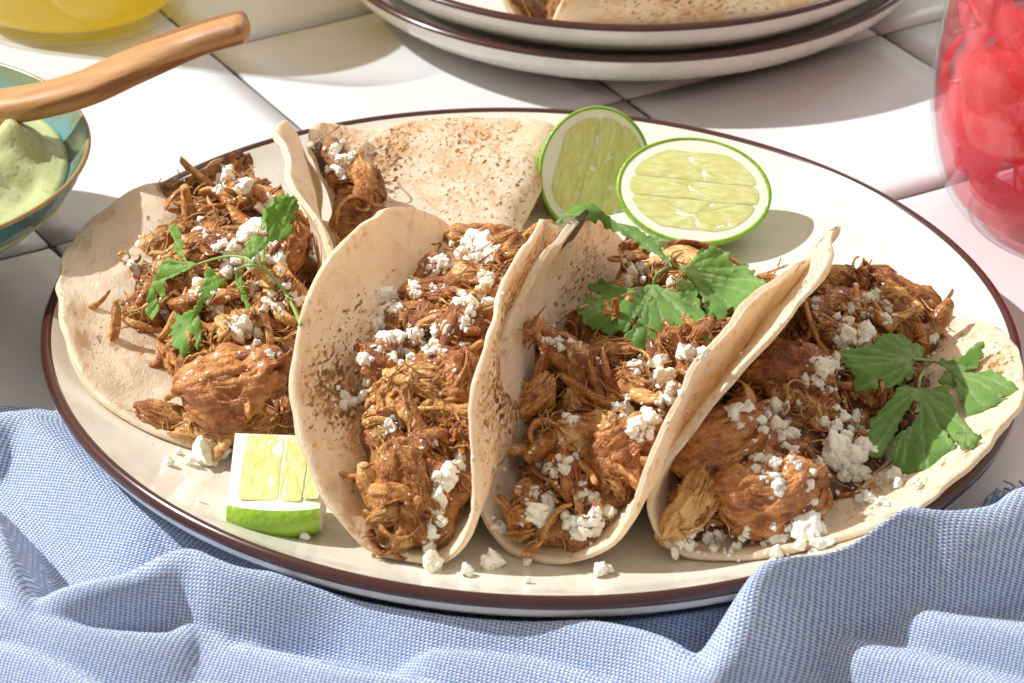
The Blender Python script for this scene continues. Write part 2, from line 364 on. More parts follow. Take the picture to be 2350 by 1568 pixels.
# ------------------------------------------------------------------ plates
def lathe(prof, n=160, sx=1.0, sy=1.0, rot=0.0, cx=0, cy=0, z0=0, wob=0.0):
    prof = np.asarray(prof, float); th = np.linspace(0, 2 * math.pi, n, endpoint=False)
    V = []
    for r, z in prof:
        rr = r * (1 + wob * np.sin(2 * th + 1) * .5 + wob * np.sin(3 * th))
        a = rr * np.cos(th) * sx; b = rr * np.sin(th) * sy
        V.append(np.c_[cx + a * math.cos(rot) - b * math.sin(rot), cy + a * math.sin(rot) + b * math.cos(rot), np.full(n, z + z0)])
    return np.vstack(V), [tuple(x) for x in np.array([(i * n + j, i * n + (j + 1) % n, (i + 1) * n + (j + 1) % n, (i + 1) * n + j) for i in range(len(prof) - 1) for j in range(n)])]
def smooth_prof(P, k=6):
    return catmull(P, (len(P) - 1) * k + 1)
def make_plate(name, label, R, cx, cy, z0, sx=1, sy=1, rot=0, group=None, rise=2.2, bd=.5):
    t = empty(name, (cx, cy, z0)); tag(t, label, 'plate', group)
    k = R / 14.4; h = rise
    inner = smooth_prof([(0.01, .62), (5 * k, .62), (9.0 * k, .63), (10.6 * k, .72), (12.2 * k, 1.12), (13.4 * k, h - .52), (R - .26, h - .06)], 6)
    lip = [(R - .20, h + .0), (R - .13, h + .03), (R - .06, h + .01), (R + .03, h - .08 * bd), (R + .07, h - .18 * bd), (R + .07, h - .27 * bd)]
    outer = smooth_prof([(R + .05, h - .34 * bd), (R - .30, h - .75), (12.9 * k, .78), (11.2 * k, .30), (9.9 * k, .14), (9.3 * k, .03), (8.9 * k, .03), (8.6 * k, .2), (5 * k, .25), (.01, .25)], 5)
    a = lathe(inner, 180, sx, sy, rot, cx, cy, z0); b = lathe([tuple(inner[-1])] + lip + [tuple(outer[0])], 180, sx, sy, rot, cx, cy, z0); c = lathe(outer, 180, sx, sy, rot, cx, cy, z0)
    part('well', t, *a, M['plate']); part('rim', t, *b, M['rimband']); part('underside', t, *c, M['plate'])
    return t
PX, PY, PRX, PRY, PROT = .50, -2.78, 1.033, .975, math.atan2(-.8166, .5772)
plate = make_plate('dinner_plate', 'large cream plate with brown rim carrying the five tacos and lime pieces', 14.4, PX, PY, 0, PRX, PRY, PROT, bd=.85)
make_plate('dinner_plate', 'lower plate of the stacked pair at the back', 11.05, 4.28, 26.7, 0, group='pair of stacked plates')
make_plate('dinner_plate', 'upper plate of the stacked pair at the back, holding more tacos', 11.1, 4.3, 26.65, 1.2, group='pair of stacked plates')
def plate_r(x, y):
    dx, dy = x - PX, y - PY; a = (dx * math.cos(PROT) + dy * math.sin(PROT)) / PRX; b = (-dx * math.sin(PROT) + dy * math.cos(PROT)) / PRY
    return np.hypot(a, b)
def plate_floor(x, y):
    r = plate_r(x, y); return np.interp(r, [0, 9, 10.6, 12.2, 13.4, 14.2], [.63, .64, .73, 1.13, 1.69, 2.15])

# ------------------------------------------------------------------ tortillas
TN = np.array([0, .3, .55, .78, 1.0]); MM = 108; TG = np.linspace(0, 1.35, MM)
class Taco:
    def __init__(s, par, R, seed):
        s.p = np.array(par[:3], float); s.az, s.pt = par[3], par[4]; s.R = R; s.seed = seed
        s.ang = np.radians(np.array(par[5:21], float)).reshape(4, 4)
        s.a = np.array([math.sin(s.az) * math.cos(s.pt), math.cos(s.az) * math.cos(s.pt), math.sin(s.pt)])
        s.l = np.array([math.cos(s.az), -math.sin(s.az), 0]); s.prof = []
        for i in range(4):
            al = np.interp(TG, TN, np.r_[0, s.ang[i]])
            kk = np.exp(-np.linspace(-2, 2, 17) ** 2); kk /= kk.sum()
            al = np.convolve(np.r_[-al[8:0:-1], al, np.full(8, al[-1])], kk, 'valid')
            dx, dz = np.cos(al), np.sin(al); d = s.R * 1.35 / (MM - 1)
            s.prof.append((np.r_[0, np.cumsum((dx[1:] + dx[:-1]) / 2)] * d, np.r_[0, np.cumsum((dz[1:] + dz[:-1]) / 2)] * d))
    def lz(s, ss, t):
        w = np.clip((ss / s.R + 1) / 2, 0, 1); at_ = np.abs(t) / s.R; X = np.zeros_like(t); Z = np.zeros_like(t)
        for i0, i1, sg in ((0, 1, 1), (2, 3, -1)):
            m = (t >= 0) if sg > 0 else (t < 0)
            x = (1 - w) * np.interp(at_, TG, s.prof[i0][0]) + w * np.interp(at_, TG, s.prof[i1][0])
            z = (1 - w) * np.interp(at_, TG, s.prof[i0][1]) + w * np.interp(at_, TG, s.prof[i1][1])
            X = np.where(m, sg * x, X); Z = np.where(m, z, Z)
        return X, Z
    def pos(s, ss, t):
        X, Z = s.lz(ss, t)
        P = s.p + X[..., None] * s.l + Z[..., None] * np.array([0, 0, 1.0]) + ss[..., None] * s.a
        P = P + .10 * fbm(np.stack([ss * .45, t * .45, np.full_like(ss, s.seed * 7.7)], -1), 2)[..., None] * np.array([0, 0, 1.0])
        side = .17 * fbm(np.stack([ss * .6 + 31, t * .6, np.full_like(ss, s.seed * 3.1)], -1), 2) * np.clip(np.abs(t) / s.R, 0, 1)
        return P + side[..., None] * s.l
    def build(s, parent, char=(), burn=(), toff=0.0, sx=1.0, th=.225, lift=True):
        nr, na = 64, 220
        rr = np.sin(np.linspace(0, math.pi / 2, nr)) ** .9; rr[0] = 1e-3
        ph = np.linspace(0, 2 * math.pi, na, endpoint=False)
        rad, phi = np.meshgrid(rr, ph, indexing='ij')
        edge = 1 + .020 * vnoise(np.stack([np.cos(phi) * 2.2, np.sin(phi) * 2.2, np.full_like(phi, s.seed * 1.9)], -1)) + .006 * vnoise(np.stack([np.cos(phi) * 9, np.sin(phi) * 9, np.full_like(phi, s.seed * 2.9)], -1))
        ss = s.R * rad * np.cos(phi) * edge; tt = s.R * rad * np.sin(phi) * edge
        k = np.minimum(1, s.R * .999 / np.maximum(np.hypot(ss, tt), 1e-6)); ss = ss * k * sx; tt = tt * k + toff
        e = .05
        P = s.pos(ss, tt); ds = s.pos(ss + e, tt) - s.pos(ss - e, tt); dt = s.pos(ss, tt + e) - s.pos(ss, tt - e)
        N = np.cross(ds, dt); N /= np.linalg.norm(N, axis=-1, keepdims=True) + 1e-12
        if s.a is not None:
            up = np.array([0, 0, 1.0])
            if (N[0, 0] @ up) < 0: N = -N          # inner side
        tk = th * (1 + .22 * fbm(np.stack([ss * .9, tt * .9, np.full_like(ss, s.seed * 5.0)], -1), 3)) / 2
        tk = tk * np.sqrt(np.clip(1 - np.clip((rad - .975) / .025, 0, 1) ** 2 * .96, 0, 1))
        puff = .05 * fbm(np.stack([ss * 1.5, tt * 1.5, np.full_like(ss, s.seed + .5)], -1), 3) + .05 * np.clip(fbm(np.stack([ss * 1.1 + 9, tt * 1.1, np.full_like(ss, s.seed + 2.5)], -1), 2) - .35, 0, 1)
        A = P + N * (tk + puff)[..., None]; B = P - N * (tk - puff * .4)[..., None]
        if lift:
            for Q in (A, B):
                fl = plate_floor(Q[..., 0], Q[..., 1]) + .03
                Q[..., 2] = np.where(Q[..., 2] < fl + (tk * 2 if Q is A else 0), fl + (tk * 2 if Q is A else 0), Q[..., 2])
        V = np.vstack([A.reshape(-1, 3), B.reshape(-1, 3)]); off = nr * na; F = []
        for i in range(nr - 1):
            for j in range(na):
                a, b, c, d = i * na + j, i * na + (j + 1) % na, (i + 1) * na + (j + 1) % na, (i + 1) * na + j
                F.append((a, d, c, b)); F.append((a + off, b + off, c + off, d + off))
        for j in range(na):
            a, b = (nr - 1) * na + j, (nr - 1) * na + (j + 1) % na
            F.append((a, a + off, b + off, b))
        F.append(tuple(range(na))); F.append(tuple(off + j for j in range(na - 1, -1, -1)))
        # flip check
        uv = np.c_[ss.ravel(), tt.ravel()]; uv = np.vstack([uv, uv + 50])
        def blob(lst, sidev):
            o = np.zeros_like(ss)
            for (sd, s0, t0, rs, rt, amt) in lst:
                if sd in (sidev, 2): o = np.maximum(o, amt * np.exp(-(((ss - s0) / rs) ** 2 + ((tt - t0) / rt) ** 2)))
            return o
        ca = np.r_[blob(char, 1).ravel(), blob(char, 0).ravel()]; ba = np.r_[blob(burn, 1).ravel(), blob(burn, 0).ravel()]
        stn = np.exp(-((tt - toff) / 2.9) ** 2) * np.exp(-(ss / 5.5) ** 4); stn = np.r_[stn.ravel(), np.zeros(off)]; rm = np.r_[rad.ravel(), rad.ravel()]; inn = np.r_[np.ones(off), np.zeros(off)]
        s.obj = part('tortilla', parent, V, F, M['tort'], uv=uv, attrs=dict(char=ca, burn=ba, rim=rm, inner=inn, stain=stn))
        me = s.obj.data
        bm = bmesh.new(); bm.from_mesh(me); bmesh.ops.recalc_face_normals(bm, faces=bm.faces); bm.to_mesh(me); bm.free()
        s.bvh = BVHTree.FromPolygons(V.tolist(), F)
        return s.obj

# ------------------------------------------------------------------ meat pieces (unit length along local X, shared meshes)
def ridged(p): return 1 - 2 * np.abs(vnoise(p))
def chunk_mesh(k, fib=.10, lump=.16, mat='meat', nu=52, nv=56, strands=0):
    u = np.linspace(0, math.pi, nu); v = np.linspace(0, 2 * math.pi, nv, endpoint=False); U, Vv = np.meshgrid(u, v, indexing='ij')
    prof = np.sin(U) ** .55; x = -np.cos(U) * .5; cy, cz = np.cos(Vv), np.sin(Vv)
    d = np.stack([x * 2, cy, cz], -1); bend = .16 * math.sin(k * 2.1) * (x * 2) ** 2
    wob = .25 * vnoise(np.stack([x * 3 + k, cy * 0, cz * 0 + k * 1.3], -1))
    ca, sa = np.cos(Vv + wob), np.sin(Vv + wob)
    rf = 1 + lump * 1.5 * fbm(d * 1.4 + k * 3.3, 3) + lump * .5 * fbm(d * 4.5 + k * 1.7, 3)
    rf = rf + fib * 1.1 * ridged(np.stack([x * 1.2 + k * 5, ca * 2.6, sa * 2.6], -1)) + fib * .55 * ridged(np.stack([x * 1.8 + k * 5, ca * 6.5, sa * 6.5], -1)) + .03 * fbm(d * 11 + k, 2)
    y = prof * cy * .31 * rf + bend; z = prof * cz * .24 * rf
    x = x * (1 + (.10 + 1.3 * fib) * vnoise(np.stack([cy * 2.8 + k, cz * 2.8, np.sign(x)], -1)) * np.abs(2 * x) ** 2)
    V = [np.stack([x, y, z], -1).reshape(-1, 3)]; F = grid_faces(nu, nv, wrap_v=True); off = nu * nv
    r = np.random.default_rng(1200 + k)
    for i in range(strands):                     # loose fibres lying along the lump
        n_, m_ = 18, 6; t = np.linspace(0, 1, n_); ph = r.uniform(0, 6.28); L = r.uniform(.4, .95); x0 = r.uniform(-.62, .62 - L); xx = x0 + L * t
        env = np.sqrt(np.clip(1 - (xx / .56) ** 2, .12, 1)); rr = (1.02 + r.uniform(-.06, .16)); ph = ph + r.uniform(-.5, .5) * t + .12 * vnoise(np.c_[t * 4 + i, t * 0, t * 0 + k])
        C = np.c_[xx, env * rr * .31 * np.cos(ph) + .16 * math.sin(k * 2.1) * (xx * 2) ** 2, env * rr * .24 * np.sin(ph)]
        rad = r.uniform(.018, .045) * np.sin(np.clip(t * .9 + .05, 0, 1) * math.pi) ** .5; a = np.linspace(0, 2 * math.pi, m_, endpoint=False)
        V.append((C[:, None, :] + rad[:, None, None] * np.stack([a * 0, np.cos(a) * 1.3, np.sin(a)], -1)[None]).reshape(-1, 3)); F += grid_faces(n_, m_, wrap_v=True, off=off); off += n_ * m_
    return mesh_data('meat_chunk', np.vstack(V), F, M[mat])
def shred_mesh(k, curl=1.0, width=.10, mat='meat', ring=False):
    r = np.random.default_rng(100 + k); nu, nv = 40, 9
    t = np.linspace(0, 1, nu); 
    if ring: ang = t * math.radians(330 + 60 * r.random())
    else: ang = curl * (r.uniform(-1.6, 1.6) * t + r.uniform(-1.0, 1.0) * np.sin(t * math.pi * r.uniform(1, 2.2)))
    lift = curl * (r.uniform(-.6, .6) * np.sin(t * 3.1) + r.uniform(-.5, .5) * t)
    tang = np.stack([np.cos(ang), np.sin(ang), np.sin(lift) * .5], -1); tang /= np.linalg.norm(tang, axis=1, keepdims=True)
    C = np.cumsum(tang, 0) / nu; C -= (C[0] + C[-1]) / 2 if not ring else C.mean(0)
    up = np.array([0, 0, 1.0]); side = np.cross(up, tang); side /= np.linalg.norm(side, axis=1, keepdims=True); nrm = np.cross(tang, side)
    tw = r.uniform(-1.2, 1.2) * t + r.uniform(0, 3)
    V = []
    a = np.linspace(0, 2 * math.pi, nv, endpoint=False)
    wd = width * (.55 + .45 * np.sin(np.clip(t * 1.06 + .02, 0, 1) * math.pi) ** .6) * (1 + .35 * vnoise(np.stack([t * 6 + k * 3, t * 0, t * 0], -1)))
    wd[0] *= .35; wd[-1] *= .35
    for i in range(nu):
        rd = 1 + .38 * vnoise(np.stack([np.full(nv, t[i] * 2.2 + k), np.cos(a) * 3.5, np.sin(a) * 3.5], -1))
        y, z = wd[i] * np.cos(a) * rd, wd[i] * .48 * np.sin(a) * rd
        c, s_ = math.cos(tw[i]), math.sin(tw[i])
        V.append(C[i] + np.outer(y * c - z * s_, side[i]) + np.outer(y * s_ + z * c, nrm[i]))
    V = np.vstack(V); F = grid_faces(nu, nv, wrap_v=True); F.append(tuple(range(nv))); F.append(tuple((nu - 1) * nv + j for j in range(nv - 1, -1, -1)))
    return mesh_data('meat_shred', V, F, M[mat])
def bundle_mesh(k, mat='meat', n=13, wy=.24, wz=.17):
    """a torn lump of meat: many fibres running along X, fused in the middle, fraying at the ends"""
    r = np.random.default_rng(900 + k); nu, nv = 26, 7; V = []; F = []; t = np.linspace(0, 1, nu); a = np.linspace(0, 2 * math.pi, nv, endpoint=False)
    bend = r.uniform(-.5, .5); bz = r.uniform(-.25, .25)
    for i in range(n):
        rr, ph = math.sqrt(r.random()), r.uniform(0, 6.28); y0, z0 = wy * rr * math.cos(ph), wz * rr * math.sin(ph)
        L = r.uniform(.7, 1.05); x0 = r.uniform(-.5, .5 - L * .8) if L < .9 else -.5 * L
        x = x0 + L * t; fray = np.abs(2 * x) ** 2 * r.uniform(-.2, .3)
        y = y0 * (1 + fray) + bend * x * x + .03 * vnoise(np.c_[t * 4 + i * 7, t * 0, t * 0 + k]); z = z0 * (1 + fray) + bz * x * x * 2 + .03 * vnoise(np.c_[t * 4 + i * 3, t * 0 + 5, t * 0 + k])
        rad = r.uniform(.05, .115) * (np.sin(np.clip(t * .94 + .03, 0, 1) * math.pi) ** .5) * (1 + .4 * vnoise(np.c_[t * 7 + i, t * 0 + 2, t * 0 + k])); tw = r.uniform(0, 6); fl = r.uniform(.45, .9)
        b = len(V) * nu * nv
        c, s_ = math.cos(tw), math.sin(tw); P = []
        for j in range(nu):
            q = 1 + .3 * vnoise(np.c_[np.full(nv, t[j] * 2 + i), np.cos(a) * 2.5, np.sin(a) * 2.5]); yy, zz = rad[j] * np.cos(a) * q, rad[j] * fl * np.sin(a) * q
            P.append(np.c_[np.full(nv, x[j]), y[j] + yy * c - zz * s_, z[j] + yy * s_ + zz * c])
        V.append(np.vstack(P)); F += grid_faces(nu, nv, wrap_v=True, off=b); F.append(tuple(b + q for q in range(nv))); F.append(tuple(b + (nu - 1) * nv + q for q in range(nv - 1, -1, -1)))
    return mesh_data('meat_chunk', np.vstack(V), F, M[mat])
CH_F = [chunk_mesh(k, .13, .17, ['meat', 'meat', 'pale'][k % 3], 46, 54, 9) if k % 3 else bundle_mesh(k, 'meat', 15 + k, .24, .18) for k in range(10)]
CH_G = [chunk_mesh(40 + k, .105, .24, 'glazed', 56, 64, 9) for k in range(5)]
CH_P = [chunk_mesh(60 + k, .15, .12, 'pale', 46, 54, 8) for k in range(3)]
SH = [shred_mesh(k, 1.0, rnd.uniform(.055, .14), ['meat', 'pale', 'meat'][k % 3]) for k in range(18)]
SHT = [shred_mesh(50 + k, 1.5, rnd.uniform(.016, .03), ['meat', 'pale'][k % 2]) for k in range(10)]
RINGS = [shred_mesh(80 + k, 1, .05, ['meat', 'pale'][k % 2], ring=True) for k in range(3)]

def ridged(p): return 1 - 2 * np.abs(vnoise(p))
def crumb_mesh(k):
    """uneven, broken bit of fresh cheese: a lump cut by random planes, then roughened"""
    r = np.random.default_rng(300 + k); bm = bmesh.new(); bmesh.ops.create_icosphere(bm, subdivisions=4, radius=1)
    V = np.array([v.co[:] for v in bm.verts]); F = [tuple(v.index for v in f.verts) for f in bm.faces]; bm.free()
    V = V * (1 + .38 * fbm(V * 1.25 + k * 3.1, 3))[:, None] * r.uniform(.7, 1.15, 3)
    for _ in range(int(r.integers(5, 9))):
        n = r.normal(size=3); n /= np.linalg.norm(n); d = r.uniform(.42, .8); e = np.clip(V @ n - d, 0, None); V = V - e[:, None] * n * .85
    rl = np.linalg.norm(V, axis=1, keepdims=True) + 1e-6
    V = V + V / rl * (.10 * ridged(V * 1.9 + k) + .15 * fbm(V * 3.2 + k, 3) + .06 * vnoise(V * 9 + k) + .03 * vnoise(V * 18 + k))[:, None]
    V -= V.mean(0); V /= np.ptp(V, axis=0).max()
    return mesh_data('cheese_crumb', V, F, M['cheese'])
CR = [crumb_mesh(k) for k in range(14)]

def make_mass(parent, balls, seed, vox=.22):
    """lumpy heap of meat: union of balls, remeshed, roughened"""
    bm = bmesh.new()
    for (p, r) in balls: bmesh.ops.create_icosphere(bm, subdivisions=2, radius=r, matrix=Matrix.Translation(Vector(p)))
    me = bpy.data.meshes.new('tmp'); bm.to_mesh(me); bm.free(); o = bpy.data.objects.new('tmp', me); COL.objects.link(o)
    md = o.modifiers.new('r', 'REMESH'); md.mode = 'VOXEL'; md.voxel_size = vox
    dg = bpy.context.evaluated_depsgraph_get(); m2 = bpy.data.meshes.new_from_object(o.evaluated_get(dg))
    V = np.empty(len(m2.vertices) * 3); m2.vertices.foreach_get('co', V); V = V.reshape(-1, 3)
    N = np.empty(len(m2.vertices) * 3); m2.vertices.foreach_get('normal', N); N = N.reshape(-1, 3)
    F = [tuple(p.vertices) for p in m2.polygons]; bpy.data.objects.remove(o); bpy.data.meshes.remove(me); bpy.data.meshes.remove(m2)
    V = V + N * (.20 * fbm(V * .9 + seed * 4.1, 3) + .10 * vnoise(V * np.array([3.5, 2.2, 3.5]) + seed))[:, None]
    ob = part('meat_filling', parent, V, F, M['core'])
    return ob, V, F, N

def scatter(parent, V, F, N, tac, seed, nch, nsh, nth, size=1.0, keep=None, flat=False):
    r = np.random.default_rng(seed)
    tri = np.array([f[:3] for f in F]); A = np.linalg.norm(np.cross(V[tri[:, 1]] - V[tri[:, 0]], V[tri[:, 2]] - V[tri[:, 0]]), axis=1)
    fn = N[tri].mean(1); wv = A * np.clip(fn @ np.array([0, -.45, .9]) + .15, 0, None)
    idx = r.choice(len(tri), nch + nsh + nth, p=wv / wv.sum())
    for q, i in enumerate(idx):
        p = V[tri[i]].mean(0); n = fn[i] / (np.linalg.norm(fn[i]) + 1e-9)
        if keep is not None and not keep(p): continue
        dist = 9.0
        if tac is not None:
            hit = tac.bvh.find_nearest(Vector(p)); dist = hit[3] if hit[3] is not None else 9
        thin = dist < .35
        if thin and (not flat or q < nch * .6 or hit[1].z < .3): continue
        if thin: n = np.array(hit[1]) * (1 if hit[1].z > 0 else -1); p = np.array(hit[0]) + n * .16
        n = n + r.normal(0, .1 if thin else .35, 3); td = r.normal(0, 1, 3) ; td -= n * (td @ n) / (n @ n)
        lim = min(1.0, .45 + dist * .45) if not thin else .62
        if q < nch:
            L = r.uniform(.95, 1.75) * size * lim; m = CH_F[r.integers(len(CH_F))] if r.random() < .80 else (CH_G[r.integers(len(CH_G))] if r.random() < .6 else CH_P[r.integers(len(CH_P))])
            place('meat_chunk', m, parent, p + n * .05, frame(td, n), (L, L * r.uniform(.75, 1.25), L * r.uniform(.8, 1.2)))
        elif q < nch + nsh:
            L = r.uniform(1.5, 3.3) * size * lim; m = SH[r.integers(len(SH))]
            place('meat_shred', m, parent, p + n * r.uniform(.05, .25), frame(td, n), (L, L, L * 1.1))
        else:
            L = r.uniform(1.3, 2.8) * size * lim; m = SHT[r.integers(len(SHT))] if r.random() < .93 else RINGS[r.integers(3)]
            if dist < .7 and m in RINGS: continue
            place('meat_strand', m, parent, p + n * r.uniform(.12, .32), frame(td, n), (L, L, L))

def auto_balls(tac, H, s0=-.82, s1=.82, seed=0):
    r = np.random.default_rng(seed); out = []
    for s in np.arange(s0 * tac.R, s1 * tac.R, .62):
        tm = math.sqrt(tac.R ** 2 - s * s); t = np.linspace(0, tm, 60); sv = np.full(60, s)
        xr, zr = tac.lz(sv, t); xl, zl = tac.lz(sv, -t - 1e-6)
        hmax = min(H(s), max(zr.max(), zl.max()) + .3)
        for z in np.arange(.55, hmax, .6):
            a = xl[np.argmax(zl >= z)] if zl.max() >= z else xl[np.argmax(zl)]; b = xr[np.argmax(zr >= z)] if zr.max() >= z else xr[np.argmax(zr)]
            a += .18; b -= .18
            w_ = b - a
            if w_ < .5: continue
            rad = min(.62, w_ / 2); k = max(1, int(round(w_ / (rad * 1.5))))
            for x in (np.linspace(a + rad, b - rad, k) if k > 1 else [(a + b) / 2]):
                out.append((tac.p + tac.a * s + tac.l * x + np.array([0, 0, z]) + r.normal(0, .05, 3), rad * r.uniform(.85, 1.0)))
    return out
def px_balls(lst): return [(at(x, y, z), r) for (x, y, z, r) in lst]
def hero(parent, tac, V, F, lst):
    """pieces picked out by eye: found on the heap along the sight line, then laid on it"""
    bv = BVHTree.FromPolygons(V.tolist(), F)
    for (px, py, kind, Lp, wr, hr, ang, off) in lst:
        d = ray(px, py); h = bv.ray_cast(Vector(CAM), Vector(d))
        if h[0] is None and tac is not None: h = tac.bvh.ray_cast(Vector(CAM), Vector(d))
        if h[0] is None: continue
        p = np.array(h[0]); n = np.array(h[1]); n = n if n @ d < 0 else -n; n = n * .5 + (-d) * .7
        a = math.radians(ang); td = RV * math.cos(a) + UV_ * math.sin(a)
        L = Lp / 75.0 * 1.05
        data, nm = {'f': (CH_F, 'meat_chunk'), 'g': (CH_G, 'meat_chunk'), 'p': (CH_P, 'meat_chunk'), 's': (SH, 'meat_shred'), 't': (SHT, 'meat_strand'), 'r': (RINGS, 'meat_shred')}[kind[0]]
        m = data[int(kind[1:]) % len(data)]
        sc = (L * (3.0 if kind[0] == 'r' else 1.0))
        if kind[0] == 'r': place(nm, m, parent, p - d * off, frame(td, -d + np.array([0, 0, .4])), (sc, sc, sc))
        else: place(nm, m, parent, p - d * off, frame(td, n), (sc, sc * wr, sc * hr))

# ------------------------------------------------------------------ the tacos
GR = 'tacos on the large plate'
TP = dict(
 B=([-1.061, -6.754, .95, .216, .004, 87, 104, 91, 73, 51, 113, 109, 68, 41, 45, 43, 79, 79, 81, 71, 93], 7.3),
 C=([3.769, -6.792, .95, .494, .02, 36, 90, 84, 79, 65, 65, 66, 50, 85, 90, 79, 130, 41, 44, 79, 113], 7.3),
 D=([7.651, -6.868, .85, .405, -.011, 10, 15.5, 28, 36, 34, 30, 11, 6, 96, 126, 130, 140, 92, 120, 117, 122], 7.3),
 A=([-7.334, -.633, .85, .005, -.005, 47, 75, 99, 140, 109, 111, 112, 131, -1, 19, 45, 80, 52, 27, -22, -36], 7.3),
 E=([-2.472, 5.227, 1.0, .21, .028, 9.7, 170, 170, 168, -10, 170, 170, 155, 85, 89, 48, 18, 16, 5, 37, 33], 7.4))
LAB = dict(A='leftmost taco, spread open with a heap of pulled meat and a cilantro sprig',
           B='taco with a rounded speckled tortilla wall, beside the front lime wedge',
           C='middle front taco standing between two others, under the large cilantro sprig',
           D='rightmost taco, lying wide open with cheese crumbs and cilantro',
           E='taco at the back of the plate, lying on its side with its spotted tortilla showing')
T = {}; R_ = {}; MASS = {}
CHAR = dict(A=[(1, 0, 0, 8, 8, .15), (1, -3, -5, 2, 2, .5), (0, 0, 0, 9, 9, .5), (1, 1, 5.2, 3.5, 1.6, .55), (1, 3, -6.2, 1.5, 1.0, .5)],
            B=[(1, -3.2, -4.4, 2.2, 1.8, 1.25), (1, -1.0, -5.2, 2.2, 1.3, .75), (1, -4.6, -2.2, 1.6, 1.6, .75), (1, 1.8, -5.2, 2.6, 1.0, .4), (0, 0, 4.5, 7, 3.2, 1.35), (0, 0, -3, 7, 3, .5)],
            C=[(0, 0, -4, 7, 3.5, 1.2), (1, 2, -5, 3, 1.8, .8), (1, 0, -3.5, 4, 1.5, .5), (0, 0, 4, 7, 3, .7), (1, -1, 5.2, 5.5, 1.8, 1.2)],
            D=[(1, 0, -4.6, 6, 2.5, 1.3), (1, -4.5, -.8, 2, 1.8, 1.0), (1, -5.3, 1.5, 1.5, 2.5, .75), (1, -2.5, 5.3, 3, 1.3, .6), (1, 2.6, 5.6, 1.6, 1.3, .95), (1, 4.5, 3.5, 1.5, 2, .6), (0, 0, -4, 7, 3, .6)],
            E=[(0, 1, 5, 6, 4, .7), (0, 3.2, 6, 3.5, 2.4, .85), (0, -2, 2, 3, 2.5, .9), (0, 0, 8, 6, 1.2, 1.0), (1, 0, -4, 6, 3, .9), (1, 0, 0, 6, 6, .3)])
BURN = dict(C=[(2, 1.4, -6.9, 2.2, .45, .95), (2, 2, 6.8, 3.2, .3, .5), (0, -3, -6.2, 3, .5, .5)], E=[(1, -1.5, -5.2, 2.5, .8, .8), (0, 2.5, 7.8, 2.0, .35, .42)], A=[(0, -.3, -6.9, 1.3, .6, .7), (1, 2.5, 6.6, 2, .3, .5)], B=[(0, 1, 6.9, 3.2, .35, .45), (1, 3, -6.9, 2, .2, .35)], D=[(0, 2.8, -6.5, 1.5, .5, .7), (1, -1, -6.75, 3.5, .3, .5), (0, -1, -6.6, 4, .5, .5), (1, -3, 6.6, 3, .25, .4)])
for i, k in enumerate('ABCDE'):
    par, R = TP[k]; tc = Taco(par, R, i + 1); T[k] = tc
    root = empty('taco', (par[0], par[1], .65)); tag(root, LAB[k], 'taco', GR); R_[k] = root
    tc.build(root, CHAR[k], BURN.get(k, ()), *((1.5, .84) if k == 'E' else (0, 1)))

HB = lambda s: np.interp(s, [-7, -5.2, -3, 0, 3, 7], [.7, 1.1, 2.2, 3.2, 3.4, 2.6])
HC = lambda s: np.interp(s, [-7, -5.5, -3, 0, 3, 7], [.6, 1.0, 2.2, 3.0, 2.6, 1.6])
HE = lambda s: np.interp(s, [-6, -2, 6], [2.6, 3.0, 2.6])
balls = dict(B=auto_balls(T['B'], HB, -.85, .8, 1), C=auto_balls(T['C'], HC, -.86, .8, 2))
balls['E'] = px_balls([(768, 348, 4.3, .38), (778, 375, 4.2, .46), (788, 415, 4.0, .52), (793, 465, 3.7, .58), (798, 515, 3.3, .6), (805, 560, 3.0, .6), (830, 500, 3.0, .6), (830, 440, 3.3, .55)])
balls['A'] = px_balls([(330, 520, 1.6, .8), (400, 500, 1.8, 1.0), (480, 465, 1.9, .9), (540, 440, 2.0, .8), (580, 490, 2.1, 1.0), (620, 565, 2.2, 1.2), (230, 645, 1.25, .42), (250, 705, 1.2, .45), (300, 555, 1.4, .55), (290, 690, 1.3, .55), (300, 800, 1.15, .4), (350, 850, 1.1, .4), (560, 560, 2.2, 1.4), (470, 560, 1.9, 1.2),
    (390, 600, 1.6, 1.0), (350, 680, 1.5, .9), (420, 700, 1.8, 1.2), (500, 660, 2.2, 1.4), (580, 660, 2.4, 1.5), (650, 660, 2.4, 1.3), (620, 760, 2.2, 1.4), (540, 760, 2.0, 1.4), (450, 790, 1.6, 1.0),
    (500, 870, 1.6, 1.2), (580, 870, 1.9, 1.5), (650, 870, 1.9, 1.2), (560, 950, 1.5, 1.1), (480, 960, 1.2, .8), (630, 960, 1.5, 1.0), (420, 960, 1.1, .6), (320, 750, 1.3, .6), (280, 620, 1.3, .5)])
balls['D'] = px_balls([(1600, 1180, 1.5, .8), (1650, 1100, 1.9, 1.1), (1720, 1160, 1.6, 1.1), (1800, 1150, 1.5, 1.1), (1880, 1140, 1.3, .9), (1720, 1020, 2.1, 1.3), (1800, 1040, 1.9, 1.3), (1890, 1050, 1.6, 1.2), (1970, 1080, 1.4, .9),
    (1780, 930, 2.2, 1.4), (1860, 940, 2.0, 1.3), (1950, 960, 1.7, 1.2), (2040, 1000, 1.6, .9), (1850, 850, 2.3, 1.4), (1930, 850, 2.1, 1.3), (2010, 880, 1.8, 1.2), (2080, 930, 1.6, .9), (1900, 760, 2.5, 1.3), (1980, 770, 2.2, 1.3),
    (2060, 800, 1.9, 1.1), (1930, 705, 2.1, .85), (2000, 705, 2.0, .85), (2080, 725, 1.9, .7), (2130, 770, 1.8, .5), (1960, 1150, 1.2, .7), (2040, 1110, 1.3, .6), (1895, 680, 2.2, .6)])
